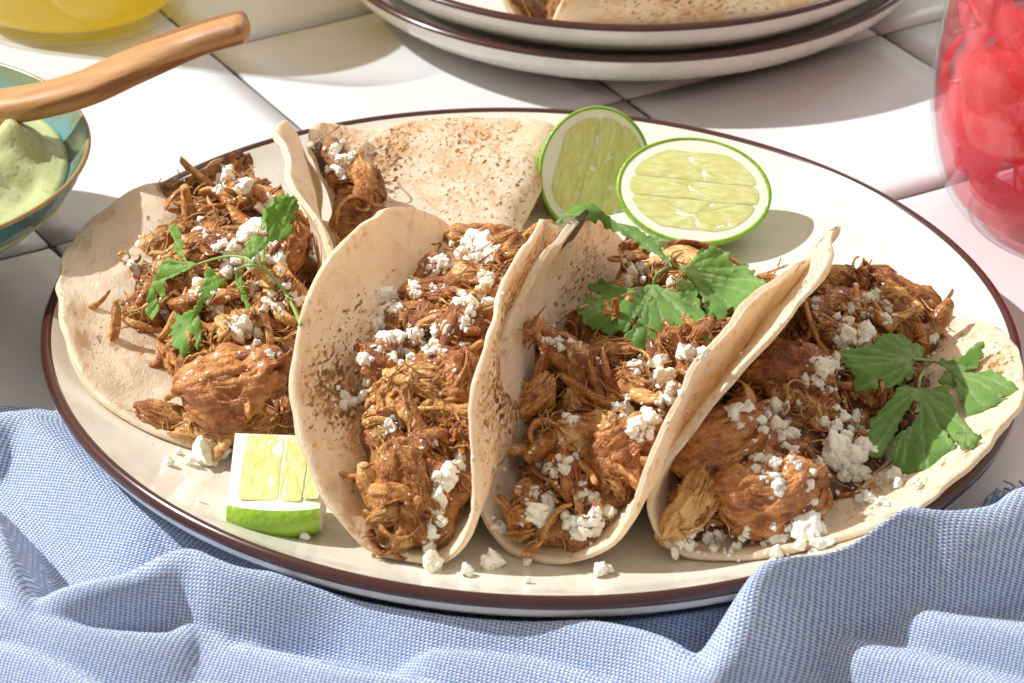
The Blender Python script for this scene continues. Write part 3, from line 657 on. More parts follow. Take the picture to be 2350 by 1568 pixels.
HERO = dict(
 A=[(235, 640, 's1', 170, 1, 1, -22, .15), (225, 715, 's4', 150, 1, 1, 8, .15), (250, 765, 's7', 150, 1, 1, 65, .15), (205, 690, 's10', 110, 1, 1, -8, .12), (300, 765, 's12', 160, 1, 1, -30, .2), (265, 685, 's3', 150, 1, 1, 20, .2), (290, 720, 'f4', 100, .8, .8, 30, .2), (275, 640, 'f1', 90, .8, .8, -30, .2), (320, 820, 's15', 110, 1, 1, -40, .15),
    (545, 905, 'g0', 215, 1.15, .9, 15, .05), (470, 930, 's13', 150, 1.3, 1.2, 60, .3), (520, 985, 's4', 150, 1.2, 1, 5, .2), (500, 860, 's9', 160, 1, 1, 40, .55), (405, 835, 'f1', 110, 1.1, 1.2, -60, .2), (390, 965, 'p0', 130, .7, .9, -15, .2), (475, 410, 'g1', 130, 1.2, 1.2, -40, .2), (640, 580, 'g2', 150, 1.1, 1.2, 60, .15),
    (300, 655, 's1', 190, 1, 1, -25, .25), (260, 705, 's4', 180, 1, 1, 12, .25), (290, 740, 's7', 170, 1, 1, 45, .3), (330, 770, 's2', 150, 1, 1, -35, .3), (285, 590, 'r0', 24, 1, 1, 0, .3), (250, 650, 's10', 140, 1, 1, -15, .2),
    (380, 480, 's5', 170, 1, 1, -5, .3), (520, 420, 'f4', 130, 1, 1, 40, .2), (600, 760, 's8', 130, 1.2, 1.2, 50, .35), (630, 770, 's11', 130, 1.2, 1.2, 55, .35), (500, 840, 's13', 130, 1, 1, 45, .6), (470, 1000, 'f2', 150, .8, .8, -10, .1),
    (350, 580, 'f5', 100, 1, 1, 70, .2), (430, 740, 'f6', 120, .9, 1, 60, .2), (480, 385, 's16', 90, .6, .6, 110, .4), (590, 980, 'f7', 120, 1, 1, 20, .15)],
 B=[(935, 1120, 'p1', 160, .95, 1.1, -62, .2), (900, 1100, 's1', 170, 1, 1, -70, .35), (960, 1160, 's16', 140, 1, 1, -65, .35), (1035, 885, 'g3', 130, 1.2, 1.2, 50, .2), (880, 850, 'g1', 120, .9, 1, -60, .2), (1000, 690, 'g0', 130, 1.1, 1.1, 10, .2), (1075, 645, 'p2', 95, 1.2, 1.1, 15, .35), (1035, 790, 'f0', 170, .8, 1, 75, .2),
    (950, 850, 'f3', 110, .9, 1, 30, .2), (970, 1000, 's3', 140, 1, 1, 20, .3), (940, 980, 's9', 150, 1, 1, -30, .3), (1000, 1040, 's12', 130, 1, 1, 35, .3), (880, 1050, 's6', 200, 1, 1, 110, .2), (860, 970, 's0', 170, 1, 1, 60, .25),
    (1150, 590, 'f8', 110, 1, 1, 70, .2), (900, 1185, 's14', 150, 1, 1, -25, .2), (930, 1240, 's17', 110, .8, .8, -80, .15), (1030, 960, 't1', 110, 1, 1, 20, .4), (980, 960, 't3', 120, 1, 1, -20, .4)],
 C=[(1250, 1000, 'r1', 62, 1, 1, 0, .5), (1410, 1045, 'g1', 150, 1.1, 1.2, 65, .2), (1300, 835, 'f4', 150, 1.0, 1.1, -25, .2), (1340, 860, 'p0', 120, .9, 1.0, -50, .25), (1270, 860, 's0', 160, 1, 1, -60, .3), (1310, 870, 's3', 150, 1, 1, 70, .35), (1340, 900, 's7', 140, 1, 1, -75, .35), (1355, 925, 's4', 150, 1.6, 1.4, 85, .5), (1300, 1130, 's8', 150, 1.2, 1.2, 55, .45),
    (1195, 860, 's6', 220, 1, 1, 78, .2), (1215, 830, 's9', 210, 1, 1, 70, .25), (1255, 1215, 's5', 130, 1.3, 1, -8, .2), (1220, 920, 'f4', 110, 1, 1, 40, .25), (1370, 880, 'f6', 130, .8, .9, -70, .3),
    (1450, 1000, 'f2', 120, .8, .9, 50, .2), (1280, 880, 't2', 150, 1, 1, 30, .5), (1330, 860, 't4', 160, 1, 1, -60, .5), (1300, 800, 't6', 140, 1, 1, 10, .5), (1180, 1050, 's13', 200, 1.1, 1, 80, .3), (1450, 600, 'g2', 120, .8, .7, 70, .2)],
 D=[(1765, 1150, 'g0', 200, 1.1, 1.0, 10, .1), (1700, 1185, 's5', 120, 1.2, 1, 30, .25), (1830, 1185, 's9', 120, 1, 1, -20, .3), (1590, 1160, 'p1', 160, .7, .9, 58, .2), (1840, 940, 'g2', 130, 1.1, 1, 20, .2), (1655, 1035, 'g3', 200, 1.1, 1.2, 20, .15), (1800, 850, 'g1', 190, .9, 1, -5, .15), (2060, 690, 'f1', 170, .8, 1, -25, .3), (2020, 720, 's0', 160, 1, 1, -35, .35),
    (2100, 720, 's1', 190, 1.3, 1.3, -28, .35), (2050, 665, 's4', 180, 1.2, 1.2, -8, .4), (2120, 700, 's10', 150, 1.3, 1.2, -18, .4), (1885, 720, 'r2', 30, 1, 1, 20, .3), (1900, 740, 's12', 140, 1.3, 1.2, 80, .35), (1960, 1160, 's7', 140, 1, 1, 40, .25),
    (1975, 1150, 's3', 130, 1, 1, 30, .3), (1915, 920, 'r0', 22, 1, 1, 40, .3), (1930, 880, 't5', 150, 1, 1, 80, .4), (2080, 1140, 's16', 150, .9, .9, 25, .2), (1640, 1130, 's14', 130, 1, 1, 60, .2), (1910, 650, 'f5', 100, 1, 1, 40, .2), (1700, 860, 's15', 180, 1, 1, 20, .2)], E=[])
NSC = dict(A=(84, 92, 70), B=(70, 66, 60), C=(66, 70, 64), D=(84, 84, 70), E=(14, 10, 6))
for k in 'ABCDE':
    ob, V, F, N = make_mass(R_[k], balls[k], ord(k)); MASS[k] = (V, F, N)
    scatter(R_[k], V, F, N, T[k], ord(k) * 3, *NSC[k], flat=k in 'AD')
    hero(R_[k], T[k], V, F, HERO[k])

# ------------------------------------------------------------------ ray helper on everything built so far
DG = [None]
def refresh(): bpy.context.view_layer.update(); DG[0] = bpy.context.evaluated_depsgraph_get()
def hit(px, py, off=0.0):
    d = ray(px, py); dg = DG[0]
    ok, loc, nrm, idx, ob, mx = scene.ray_cast(dg, Vector(CAM * S), Vector(d))
    if not ok: return None
    return np.array(loc) / S - d * off, np.array(nrm), ob, d
refresh()

CHEESE = dict(
 A=[(530,400,45),(560,430,55),(590,480,55),(600,520,60),(650,530,40),(540,580,66),(565,550,60),(520,605,50),(505,540,16),(455,525,36),(318,560,22),(305,607,18),(365,590,14),(450,650,42),(480,690,36),(500,712,30),(580,660,30),(612,690,40),(640,700,32),(685,690,40),(620,640,25),(560,750,52),(543,772,46),(590,770,30),(620,815,32),(600,590,45),(640,600,50),(515,385,16),(500,430,26),(420,545,12),(470,545,14),(440,470,12),(350,620,12),(570,800,14),(660,660,22),(575,610,46),(625,560,40)],
 B=[(1105,560,75),(1085,592,62),(1130,585,52),(1015,605,45),(985,615,25),(950,657,40),(1000,660,14),(890,690,58),(875,732,58),(910,705,40),(868,757,40),(1060,700,52),(1070,742,35),(1110,640,45),(1120,690,36),(960,765,42),(915,780,58),(930,812,42),(905,824,40),(978,792,36),(997,805,30),(1002,760,36),(835,825,44),(845,880,20),(805,925,42),(840,908,24),(900,980,38),(995,1015,20),(1035,1088,68),(1010,1130,60),(1052,1065,42),(1000,1180,36),(990,1215,42),(985,1252,40),(1020,660,14),(870,800,18),(940,1000,10),(1040,850,12),(1010,905,12),(1060,790,20)],
 C=[(1255,780,26),(1285,795,36),(1310,785,20),(1330,792,15),(1465,835,44),(1500,842,52),(1590,820,62),(1520,880,58),(1540,912,48),(1440,940,50),(1472,972,52),(1490,1002,42),(1500,960,40),(1310,970,36),(1245,1060,30),(1275,1080,40),(1300,1060,40),(1320,1045,25),(1220,1130,30),(1240,1170,62),(1265,1160,52),(1220,1185,36),(1150,1215,30),(1350,1135,42),(1362,1190,52),(1387,1175,42),(1320,1202,46),(1340,1222,40),(1300,1185,20),(1470,625,42),(1440,650,26),(1540,645,24),(1380,830,12),(1400,960,10),(1290,1010,12),(1330,1110,14),(1345,1155,24)],
 D=[(1935,720,48),(1950,760,58),(1972,790,50),(1930,782,32),(2020,690,42),(2045,712,42),(2000,680,30),(1885,840,46),(1870,872,50),(1912,832,36),(1900,890,25),(1690,935,50),(1775,950,58),(1790,985,62),(1820,1005,56),(1750,970,40),(1745,1050,30),(1735,1075,20),(1757,1090,26),(1778,1075,42),(1935,960,52),(1957,975,42),(1890,965,26),(1920,1035,78),(1960,1050,66),(1900,1060,56),(1980,1030,46),(1942,1085,42),(1975,1090,42),(1830,1060,30),(1865,1080,18),(1860,1110,22),(1870,1150,22),(2055,1095,42),(2000,1150,42),(2025,1155,26),(1780,1110,42),(1770,1140,18),(1565,1245,46),(1582,1262,36),(1620,1230,30),(1650,1225,30),(1640,1265,26),(1690,1260,26),(1710,1225,26),(1780,1245,48),(1850,1235,92),(1872,1262,60),(1826,1226,42),(1850,880,20),(1700,975,18),(1810,930,16),(1990,720,26),(1960,700,30),(1870,700,30),(2110,1120,16),(1725,1050,16),(1880,1180,18),(1910,990,18),(2140,780,26),(1770,1290,30)],
 E=[(775,350,40),(790,375,45),(770,385,30),(800,360,30),(785,410,24)])
cr = random.Random(5)
def crumb(parent, px, py, dpx, sink=.18):
    h = hit(px, py)
    if h is None: return None
    p, n, ob, d = h; dist = np.linalg.norm(p - CAM); s = dpx * dist / FPX * 1.62
    q = Euler((cr.uniform(0, 6), cr.uniform(0, 6), cr.uniform(0, 6))).to_quaternion()
    return place('cheese_crumb', cr.choice(CR), parent, p + n * s * sink, q, (s * cr.uniform(.85, 1.1), s * cr.uniform(.85, 1.1), s * cr.uniform(.8, 1.0)))
for k in 'ABCDE':
    for (x, y, d_) in CHEESE[k]:
        crumb(R_[k], x, y, d_ * (.68 if d_ > 24 else .9))
        for j in range(4 if d_ > 34 else (3 if d_ > 24 else 0)):
            aa = cr.uniform(0, 6.28); ro = cr.uniform(.30, .62) if j < 3 else cr.uniform(.6, 1.1)
            crumb(R_[k], x + ro * d_ * math.cos(aa), y + .9 * ro * d_ * math.sin(aa), d_ * (cr.uniform(.28, .55) if j < 3 else cr.uniform(.1, .2)))
bpy.context.view_layer.update()
def bits(parent, name, mat, pts, rad):
    bm = bmesh.new(); bmesh.ops.create_icosphere(bm, subdivisions=1, radius=1); B0 = np.array([v.co[:] for v in bm.verts]); F0 = [tuple(v.index for v in f.verts) for f in bm.faces]; bm.free(); V = []; F = []
    r = np.random.default_rng(len(pts))
    for p in pts:
        o_ = len(V) * len(B0); V.append(p + B0 * (1 + r.normal(0, .22, (len(B0), 1))) * r.uniform(.6, 1.3, 3) * r.choice(rad)); F += [tuple(i + o_ for i in f) for f in F0]
    o = part(name, parent, np.vstack(V), F, mat, smooth=False); o['kind'] = 'stuff'
for k in 'ABCD':                                   # fine cheese dust round the crumbs
    pts = []
    for (x, y, d_) in CHEESE[k]:
        for j in range(5 if d_ > 20 else 2):
            h = hit(x + cr.gauss(0, d_ * .8), y + cr.gauss(0, d_ * .7))
            if h is not None and h[2].name.split('.')[0] in ('meat_chunk', 'meat_shred', 'meat_strand', 'meat_filling', 'tortilla'): pts.append(h[0] + h[1] * .02)
    if pts: bits(R_[k], 'cheese_dust', M['cheese'], pts, [.025, .035, .05, .07])
def hairs(parent, V, F, N, seed, n):
    """very fine torn fibres lying on the visible meat"""
    r = np.random.default_rng(seed); up = np.where(N @ np.array([0, -.5, .85]) > .1)[0]; VV_, FF = [], []
    for i in r.choice(up, n):
        d = V[i] - CAM; d /= np.linalg.norm(d); ok, loc, nr, ix, ob, mx = scene.ray_cast(DG[0], Vector(CAM * S), Vector(d))
        if not ok or ob.name.split('.')[0] not in ('meat_chunk', 'meat_shred', 'meat_strand', 'meat_filling') or ob.data.materials[0].name == 'glazed_meat': continue
        p = np.array(loc) / S; nv = np.array(nr); nv = nv if nv @ d < 0 else -nv; t = r.normal(size=3); t -= nv * (t @ nv); t /= np.linalg.norm(t); b = np.cross(nv, t)
        L = r.uniform(.35, 1.0); c1, c2 = r.uniform(-.5, .5), r.uniform(-.25, .25); m = 9; u = np.linspace(-.5, .5, m); rad = r.uniform(.014, .034)
        C = p + nv * (.03 + r.uniform(0, .04)) + np.outer(u * L, t) + np.outer((c1 * u ** 2 + c2 * np.sin(u * 9) * .3) * L, b) + np.outer(np.cos(u * 2.6) * .10 * L - .09 * L, nv); base = len(VV_) * m * 4; ring = []
        for j in range(m):
            rj = rad * (1.05 - 1.6 * abs(u[j]) ** 2 * 1.2)
            ring += [C[j] + rj * (math.cos(a_) * b + math.sin(a_) * nv) for a_ in (0, 1.57, 3.14, 4.71)]
        VV_.append(np.array(ring)); FF += [(base + j * 4 + q, base + j * 4 + (q + 1) % 4, base + (j + 1) * 4 + (q + 1) % 4, base + (j + 1) * 4 + q) for j in range(m - 1) for q in range(4)]
    if VV_: o = part('meat_fibres', parent, np.vstack(VV_), FF, M['pale']); o['kind'] = 'stuff'
refresh()
for k in 'ABCD': hairs(R_[k], *MASS[k], ord(k), 300)
LOOSE = [(470, 1065, 78, 'big cheese clump fallen beside the leftmost taco, left of the lime wedge'), (505, 1050, 56, 'medium cheese clump touching the big fallen one, against the lime wedge'), (437, 1082, 30, 'small cheese bit at the left foot of the big fallen clump'), (390, 1096, 26, 'lone cheese crumb nearest the left edge of the plate'),
         (700, 1262, 28, 'small cheese crumb just below the front lime wedge'), (990, 1326, 56, 'cheese clump on the plate below the speckled taco wall'), (1070, 1337, 36, 'cheese crumb just right of the clump below the speckled taco'), (1130, 1306, 56, 'cheese clump on the plate between the two front tacos'),
         (1210, 1300, 28, 'cheese crumb just right of the clump between the two front tacos'), (1376, 1336, 40, 'cheese crumb on the plate in front of the middle taco, right of the others'), (1396, 1328, 26, 'tiny cheese crumb touching the right-hand crumb before the middle taco'), (1210, 1362, 20, 'small cheese crumb closest to the front rim of the plate'), (460, 1196, 14, 'speck of cheese alone on the bare plate left of the lime wedge'), (1640, 1302, 24, 'cheese crumb at the foot of the rightmost taco, left one of two'), (1716, 1302, 18, 'cheese crumb at the foot of the rightmost taco, right one of two'), (412, 1058, 18, 'speck of cheese between the leftmost taco and its fallen clump')]
for (x, y, d_, lab) in LOOSE:
    p = at(x, y, .7); p[2] = plate_floor(p[0], p[1]); dist = np.linalg.norm(p - CAM); s = d_ * dist / FPX * 1.1
    q = Euler((cr.uniform(0, 6), cr.uniform(0, 6), cr.uniform(0, 6))).to_quaternion()
    o = place('cheese_crumb', cr.choice(CR), None, p + np.array([0, 0, s * .26]), q, (s, s, s * .85))
    tag(o, lab or 'small white cheese crumb lying loose on the cream plate', 'cheese crumb', 'cheese crumbs fallen on the plate')

fk = [np.array([PX + 12.2 * math.cos(a_) * q_, PY + 12 * math.sin(a_) * q_, 0]) for a_, q_ in [(cr.uniform(3.3, 6.1), cr.uniform(.72, 1.02)) for _ in range(34)]]
for p in fk: p[2] = plate_floor(p[0], p[1]) + .015
fl_ = empty('char_flakes', (PX, PY - 10, .8)); tag(fl_, 'tiny dark char flakes scattered on the front of the cream plate', 'flakes', kind='stuff')
bits(fl_, 'flakes', M['core'], fk, [.018, .025, .035])

# ------------------------------------------------------------------ limes
def ellipse_cap(ax, az, depth, n=72, m=14):
    """dome of a lime cheek: rim in the local XY plane (semi-axes ax, az), bulging to -Z"""
    V = []; 
    for i in range(m):
        u = i / (m - 1) * math.pi / 2; c, s_ = math.cos(u) ** .8 if i < m - 1 else .02, math.sin(u)
        th = np.linspace(0, 2 * math.pi, n, endpoint=False)
        V.append(np.c_[ax * c * np.cos(th), az * c * np.sin(th), np.full(n, -depth * s_)])
    th = np.linspace(0, 2 * math.pi, n, endpoint=False); lip = [np.c_[ax * c * np.cos(th), az * c * np.sin(th), np.full(n, z)] for c, z in ((.945, .0), (.965, .035), (.985, .03))]
    V = np.vstack(lip + V); m += 3; F = [(i * n + j, (i + 1) * n + j, (i + 1) * n + (j + 1) % n, i * n + (j + 1) % n) for i in range(m - 1) for j in range(n)]
    F.append(tuple((m - 1) * n + j for j in range(n))); return V, F
def disc_dome(ax, az, z, bulge, n=72, m=8):
    V = []; th = np.linspace(0, 2 * math.pi, n, endpoint=False)
    for i in range(m):
        c = max(1 - i / (m - 1), .01); V.append(np.c_[ax * c * np.cos(th), az * c * np.sin(th), np.full(n, z + bulge * (1 - c * c))])
    V = np.vstack(V); F = [(i * n + j, i * n + (j + 1) % n, (i + 1) * n + (j + 1) % n, (i + 1) * n + j) for i in range(m - 1) for j in range(n)]
    F.append(tuple((m - 1) * n + j for j in range(n))); return V, F
def segment(poly, z0, h, inset=.10, n=60):
    """a puffed flesh segment from a closed 2D outline"""
    P = np.asarray(poly, float); c = P.mean(0); d = np.r_[0, np.cumsum(np.linalg.norm(np.diff(np.vstack([P, P[:1]]), axis=0), axis=1))]
    u = np.linspace(0, d[-1], n, endpoint=False); Q = np.c_[np.interp(u, d, np.r_[P[:, 0], P[0, 0]]), np.interp(u, d, np.r_[P[:, 1], P[0, 1]])]
    for _ in range(2): Q = (np.roll(Q, 1, 0) + Q * 2 + np.roll(Q, -1, 0)) / 4
    Q = Q + .022 * np.c_[vnoise(np.c_[Q * 3.1, Q[:, :1] * 0]), vnoise(np.c_[Q * 3.1 + 9, Q[:, :1] * 0])]
    V = []
    for k, (f, zz) in enumerate([(1.0, 0), (.985, .6), (.94, 1.0), (.8, 1.12), (.55, 1.16), (.25, 1.18), (.02, 1.18)]):
        X = c + (Q - c) * f; zj = z0 + h * zz + .018 * vnoise(np.c_[X * 7, np.full(n, 3.0)]) * (k > 1)
        V.append(np.c_[X, np.broadcast_to(zj, (n,))])
    V = np.vstack(V); m = 7; F = [(i * n + j, i * n + (j + 1) % n, (i + 1) * n + (j + 1) % n, (i + 1) * n + j) for i in range(m - 1) for j in range(n)]
    F.append(tuple((m - 1) * n + j for j in range(n)))
    return V, F
def ell_band(ax, az, a, b, ang=0.0, curve=0.0):
    """part of an ellipse between two cuts v=a..b (v across), outline"""
    top = []; N_ = 24
    def chord(v): return ax * math.sqrt(max(0.0, 1 - (v / az) ** 2))
    vs = np.linspace(a, b, N_)
    right = [(chord(v) * .995, v) for v in vs]; left = [(-chord(v) * .995, v) for v in vs[::-1]]
    P = np.array(right + left); c, s_ = math.cos(ang), math.sin(ang)
    return np.c_[P[:, 0] * c - P[:, 1] * s_, P[:, 0] * s_ + P[:, 1] * c]
def lime_cheek(label, pos, xdir, ndir, ax, az, depth, bands, seg_ax, seg_az, cx=0, cz=0, swap=False):
    t = empty('lime_half', pos); tag(t, label, 'lime', 'lime halves at the back of the plate')
    q = frame(xdir, ndir); Rm = np.array(q.to_matrix())
    tr = lambda V: V @ Rm.T + np.asarray(pos)
    V, F = ellipse_cap(ax, az, depth); part('peel', t, tr(V), F, M['peel'])
    V, F = disc_dome(ax * .95, az * .95, 0.0, .004); part('pith', t, tr(V), F, M['pith'])
    for (a, b) in bands:
        P = ell_band(seg_az if swap else seg_ax, seg_ax if swap else seg_az, a, b)
        if swap: P = np.c_[-P[:, 1], P[:, 0]]
        P = P + np.array([cx, cz])
        V, F = segment(P, .010, .004); uv = V[:, :2] if not swap else V[:, 1::-1]
        part('flesh_segment', t, tr(V), F, M['flesh'], uv=uv)
    return t
p2 = at(1593, 437, 2.45); toC = CAM - p2; toC /= np.linalg.norm(toC)
lime_cheek('oval lime half lying face up in front of the other lime half', p2, RV * 1.0 + UV_ * -.10, toC * .9 + np.array([.12, 0, .55]), 2.45, 1.82, 1.5,
           [(-1.34, -.335), (-.325, .325), (.335, 1.32)], 2.06, 1.46)
p1 = at(1366, 392, 1.95); toC = CAM - p1; toC /= np.linalg.norm(toC)
lime_cheek('tilted lime half behind the oval one, next to the spotted taco', p1, RV * 1.0 + UV_ * -.28 + VV * .25, toC * .8 + np.array([.0, .0, .12]), 1.85, 2.1, 1.5,
           [(-1.36, -.415), (-.405, .345), (.355, 1.36)], 1.58, 1.78, cx=.08, swap=True)
# wedge in front: ellipsoid lime cut by a sloping face and two upright sides
wq = empty('lime_wedge', at(640, 1180, .7)); tag(wq, 'small lime wedge at the front of the plate, flesh up with green peel below', 'lime')
WX = 1.27; nx, ny, my = 19, 22, 12
w0 = at(640, 1205, .72); w0[2] = .66
xs = np.linspace(-WX, WX, nx); rot = np.radians(-4)
wt = lambda V: np.c_[V[:, 0] * math.cos(rot) - V[:, 1] * math.sin(rot), V[:, 0] * math.sin(rot) + V[:, 1] * math.cos(rot), V[:, 2]] + w0
PL = catmull([(-1.10, 1.22), (-1.22, 1.10), (-1.34, .80), (-1.22, .45), (-.85, .10), (-.2, .0), (.5, .12), (.95, .55), (1.1, 1.0)], ny)
FB = np.array([1.05, 2.32])
pe = []; top = []
for x in xs:
    k = math.sqrt(1 - (x / 2.6) ** 2); q = PL.copy(); q[:, 0] = FB[0] + (q[:, 0] - FB[0]) * (.25 + .75 * k); q[:, 1] = q[:, 1] + (1 - k) * 2.0 * np.clip(1.2 - q[:, 1], 0, 1)
    pe.append(np.c_[np.full(ny, x), q]); f = np.linspace(0, 1, my)[:, None]
    top.append(np.c_[np.full(my, x), q[0] + (FB - q[0]) * f])
pe = np.array(pe); top = np.array(top)
part('peel', wq, wt(pe.reshape(-1, 3)), grid_faces(nx, ny), M['peel'])
Vp = [wt(top.reshape(-1, 3))]; Fp = grid_faces(nx, my); off = nx * my
for i in (0, nx - 1):
    ring = np.vstack([top[i], pe[i][::-1][:-1]]); Vp.append(wt(ring)); Fp.append(tuple(range(off, off + len(ring)))); off += len(ring)
bk = np.vstack([top[:, -1], pe[::-1, -1]]); Vp.append(wt(bk)); Fp.append(tuple(range(off, off + len(bk))))
part('pith', wq, np.vstack(Vp), Fp, M['pith'], smooth=False)
fy = np.array([FB[0] + 1.15, FB[1] - 1.2]); fl = np.linalg.norm(fy); fy /= fl; fn = np.array([-fy[1], fy[0]]) 
for (x0, x1, y0, y1) in [(-.98, .12, .36, fl - .03), (.14, .78, .36, fl - .03), (.80, 1.22, .46, fl * .6)]:
    P = [(x0, y0), (x1, y0 + .02), (x1, (y0 + y1) / 2), (x1 - .02, y1), ((x0 + x1) / 2, y1 + .02), (x0 + .02, y1), (x0, (y0 + y1) / 2)]
    V, F = segment(P, .0, .006); Q = np.c_[V[:, 0], -1.15 + V[:, 1] * fy[0] + V[:, 2] * fn[0], 1.2 + V[:, 1] * fy[1] + V[:, 2] * fn[1]]
    part('flesh_segment', wq, wt(Q), F, M['flesh'], uv=V[:, 1::-1])

# ------------------------------------------------------------------ cilantro
from mathutils.geometry import delaunay_2d_cdt
def zpt(org, q): return ((org[0] + q[0] / 2.24) * .612, (org[1] + q[1] / 2.24) * .612)
def leaf_from_outline(parent, px, base, tip, org3, facing, mat, k, curl=.35):
    """a leaf blade with its own plane, size and bend; the outline is laid out in that plane"""
    n = -VV + np.asarray(facing, float); n /= np.linalg.norm(n); P = []
    for q in px:
        d = ray(*q); P.append(CAM + d * ((org3 - CAM) @ n) / (d @ n))
    d = ray(*tip); tp = CAM + d * ((org3 - CAM) @ n) / (d @ n)
    ex = tp - org3; L = np.linalg.norm(ex); ex /= L; ey = np.cross(n, ex)
    Q = np.array([((p - org3) @ ex, (p - org3) @ ey) for p in P])
    r = np.random.default_rng(k); m = len(Q); E_ = []
    for i in range(m):                          # densify and put fine teeth on the margin
        a_, b_ = Q[i], Q[(i + 1) % m]; sl = np.linalg.norm(b_ - a_); c = max(1, int(sl / .09)); nn = np.array([(b_ - a_)[1], -(b_ - a_)[0]]) / (sl + 1e-9)
        for j in range(c): E_.append(a_ + (b_ - a_) * j / c + (nn * .034 * r.normal() if j else 0))
    Q = np.array(E_); h = .075; gx = np.arange(Q[:, 0].min(), Q[:, 0].max(), h); gy = np.arange(Q[:, 1].min(), Q[:, 1].max(), h)
    pts = [Vector(q) for q in Q] + [Vector((x + r.normal(0, .012), y + r.normal(0, .012))) for x in gx for y in gy]
    vo, ed, fa, *_ = delaunay_2d_cdt(pts, [(i, (i + 1) % len(Q)) for i in range(len(Q))], [], 1, 1e-5)
    used = sorted({i for f in fa for i in f}); mp = {i: j for j, i in enumerate(used)}; W = np.array([vo[i][:] for i in used]); F = [tuple(mp[i] for i in f) for f in fa]
    rr = np.hypot(W[:, 0], W[:, 1]); th = np.arctan2(W[:, 1], W[:, 0]); u = rr / L
    # veins run from the base to the lobe tips (the outline points farthest out)
    ang = np.arctan2(Q[:, 1], Q[:, 0]); ra = np.hypot(Q[:, 0], Q[:, 1]); tips = []
    for c in np.linspace(-1.6, 1.6, 11):
        mk = np.abs(ang - c) < .16
        if mk.any(): tips.append(ang[mk][np.argmax(ra[mk])])
    v = np.zeros(len(W)); fold = np.zeros(len(W))
    for c in tips:
        dd = np.abs(th - c) * np.maximum(rr, .05); v = np.maximum(v, np.exp(-(dd / .034) ** 2)); fold = np.maximum(fold, np.exp(-(dd / .16) ** 2))
    z = -curl * L * .32 * u ** 2 - .04 * fold * np.minimum(1, rr) + .10 * L * vnoise(np.c_[W * .9, np.full(len(W), k * 1.7)]) * u + .06 * vnoise(np.c_[W * 2.6, np.full(len(W), k * .7)]) * np.minimum(1, u * 2) + .025 * vnoise(np.c_[W * 6, np.full(len(W), k * .3)])
    V3 = org3 + W[:, :1] * ex + W[:, 1:] * ey + z[:, None] * n
    # let the blade rest on the food below instead of sinking into it
    dg = DG[0]; need = np.zeros(len(V3)); nb = [[] for _ in V3]
    for f in F:
        for i in range(len(f)): nb[f[i]] += [f[i - 1], f[(i + 1) % len(f)]]
    D3 = V3 - CAM; dl = np.linalg.norm(D3, axis=1); D3 /= dl[:, None]
    for i in range(len(V3)):
        ok, loc, *_ = scene.ray_cast(dg, Vector(CAM * S), Vector(D3[i]))
        if ok: need[i] = max(0.0, dl[i] - np.linalg.norm(np.array(loc) / S - CAM) + .10)
    need = np.minimum(need, 2.2); lift = need.copy()
    for _ in range(26): lift = np.maximum(np.array([np.mean(lift[q]) if q else 0 for q in nb]), need * .55)
    lift = lift + min(.5, max(0.0, float((need - lift).max())))
    V3 = V3 - D3 * lift[:, None]
    o = part('leaflet', parent, V3, F, M[mat], uv=W, attrs=dict(vein=v)); md = o.modifiers.new('blade', 'SOLIDIFY'); md.thickness = .00012; md.offset = 0
    return o
def leaf_tube(parent, pts, r0, r1, n=26):
    C = catmull(pts, n); tg = np.gradient(C, axis=0); tg /= np.linalg.norm(tg, axis=1, keepdims=True); V = []; a = np.linspace(0, 2 * math.pi, 8, endpoint=False)
    for i in range(n):
        s1 = np.cross(tg[i], VV); s1 /= np.linalg.norm(s1) + 1e-9; s2 = np.cross(tg[i], s1); rr = r0 + (r1 - r0) * i / (n - 1)
        V.append(C[i] + rr * (np.outer(np.cos(a), s1) + np.outer(np.sin(a), s2)))
    F = grid_faces(n, 8, wrap_v=True); F.append(tuple(range(8))); F.append(tuple((n - 1) * 8 + j for j in range(7, -1, -1)))
    return part('stem', parent, np.vstack(V), F, M['stem'])
def surf_pt(px, py, off):
    h = hit(px, py)
    if h is None: return at(px, py, 2.5)
    return h[0] - h[3] * off
def sprig(label, base, stems, leaves, mat):
    """stems: lists of (px,py,offset towards the camera); leaves: zoom origin, base, tip, offset, facing, outline"""
    refresh()
    S3 = [[surf_pt(*q) for q in st] for st in stems]
    L3 = [surf_pt(*zpt(o, b), off) for (o, b, t_, off, f, out) in leaves]
    t = empty('cilantro_sprig', surf_pt(*base)); tag(t, label, 'cilantro', 'cilantro sprigs on the tacos')
    for st in S3: leaf_tube(t, st, .055, .035)
    for i, ((o, b, t_, off, f, out), b3) in enumerate(zip(leaves, L3)):
        leaf_from_outline(t, [zpt(o, q) for q in out], zpt(o, b), zpt(o, t_), b3, f, mat, i + len(label))
    return t
OA, OC, OD = (200, 600), (2000, 700), (3000, 1150)
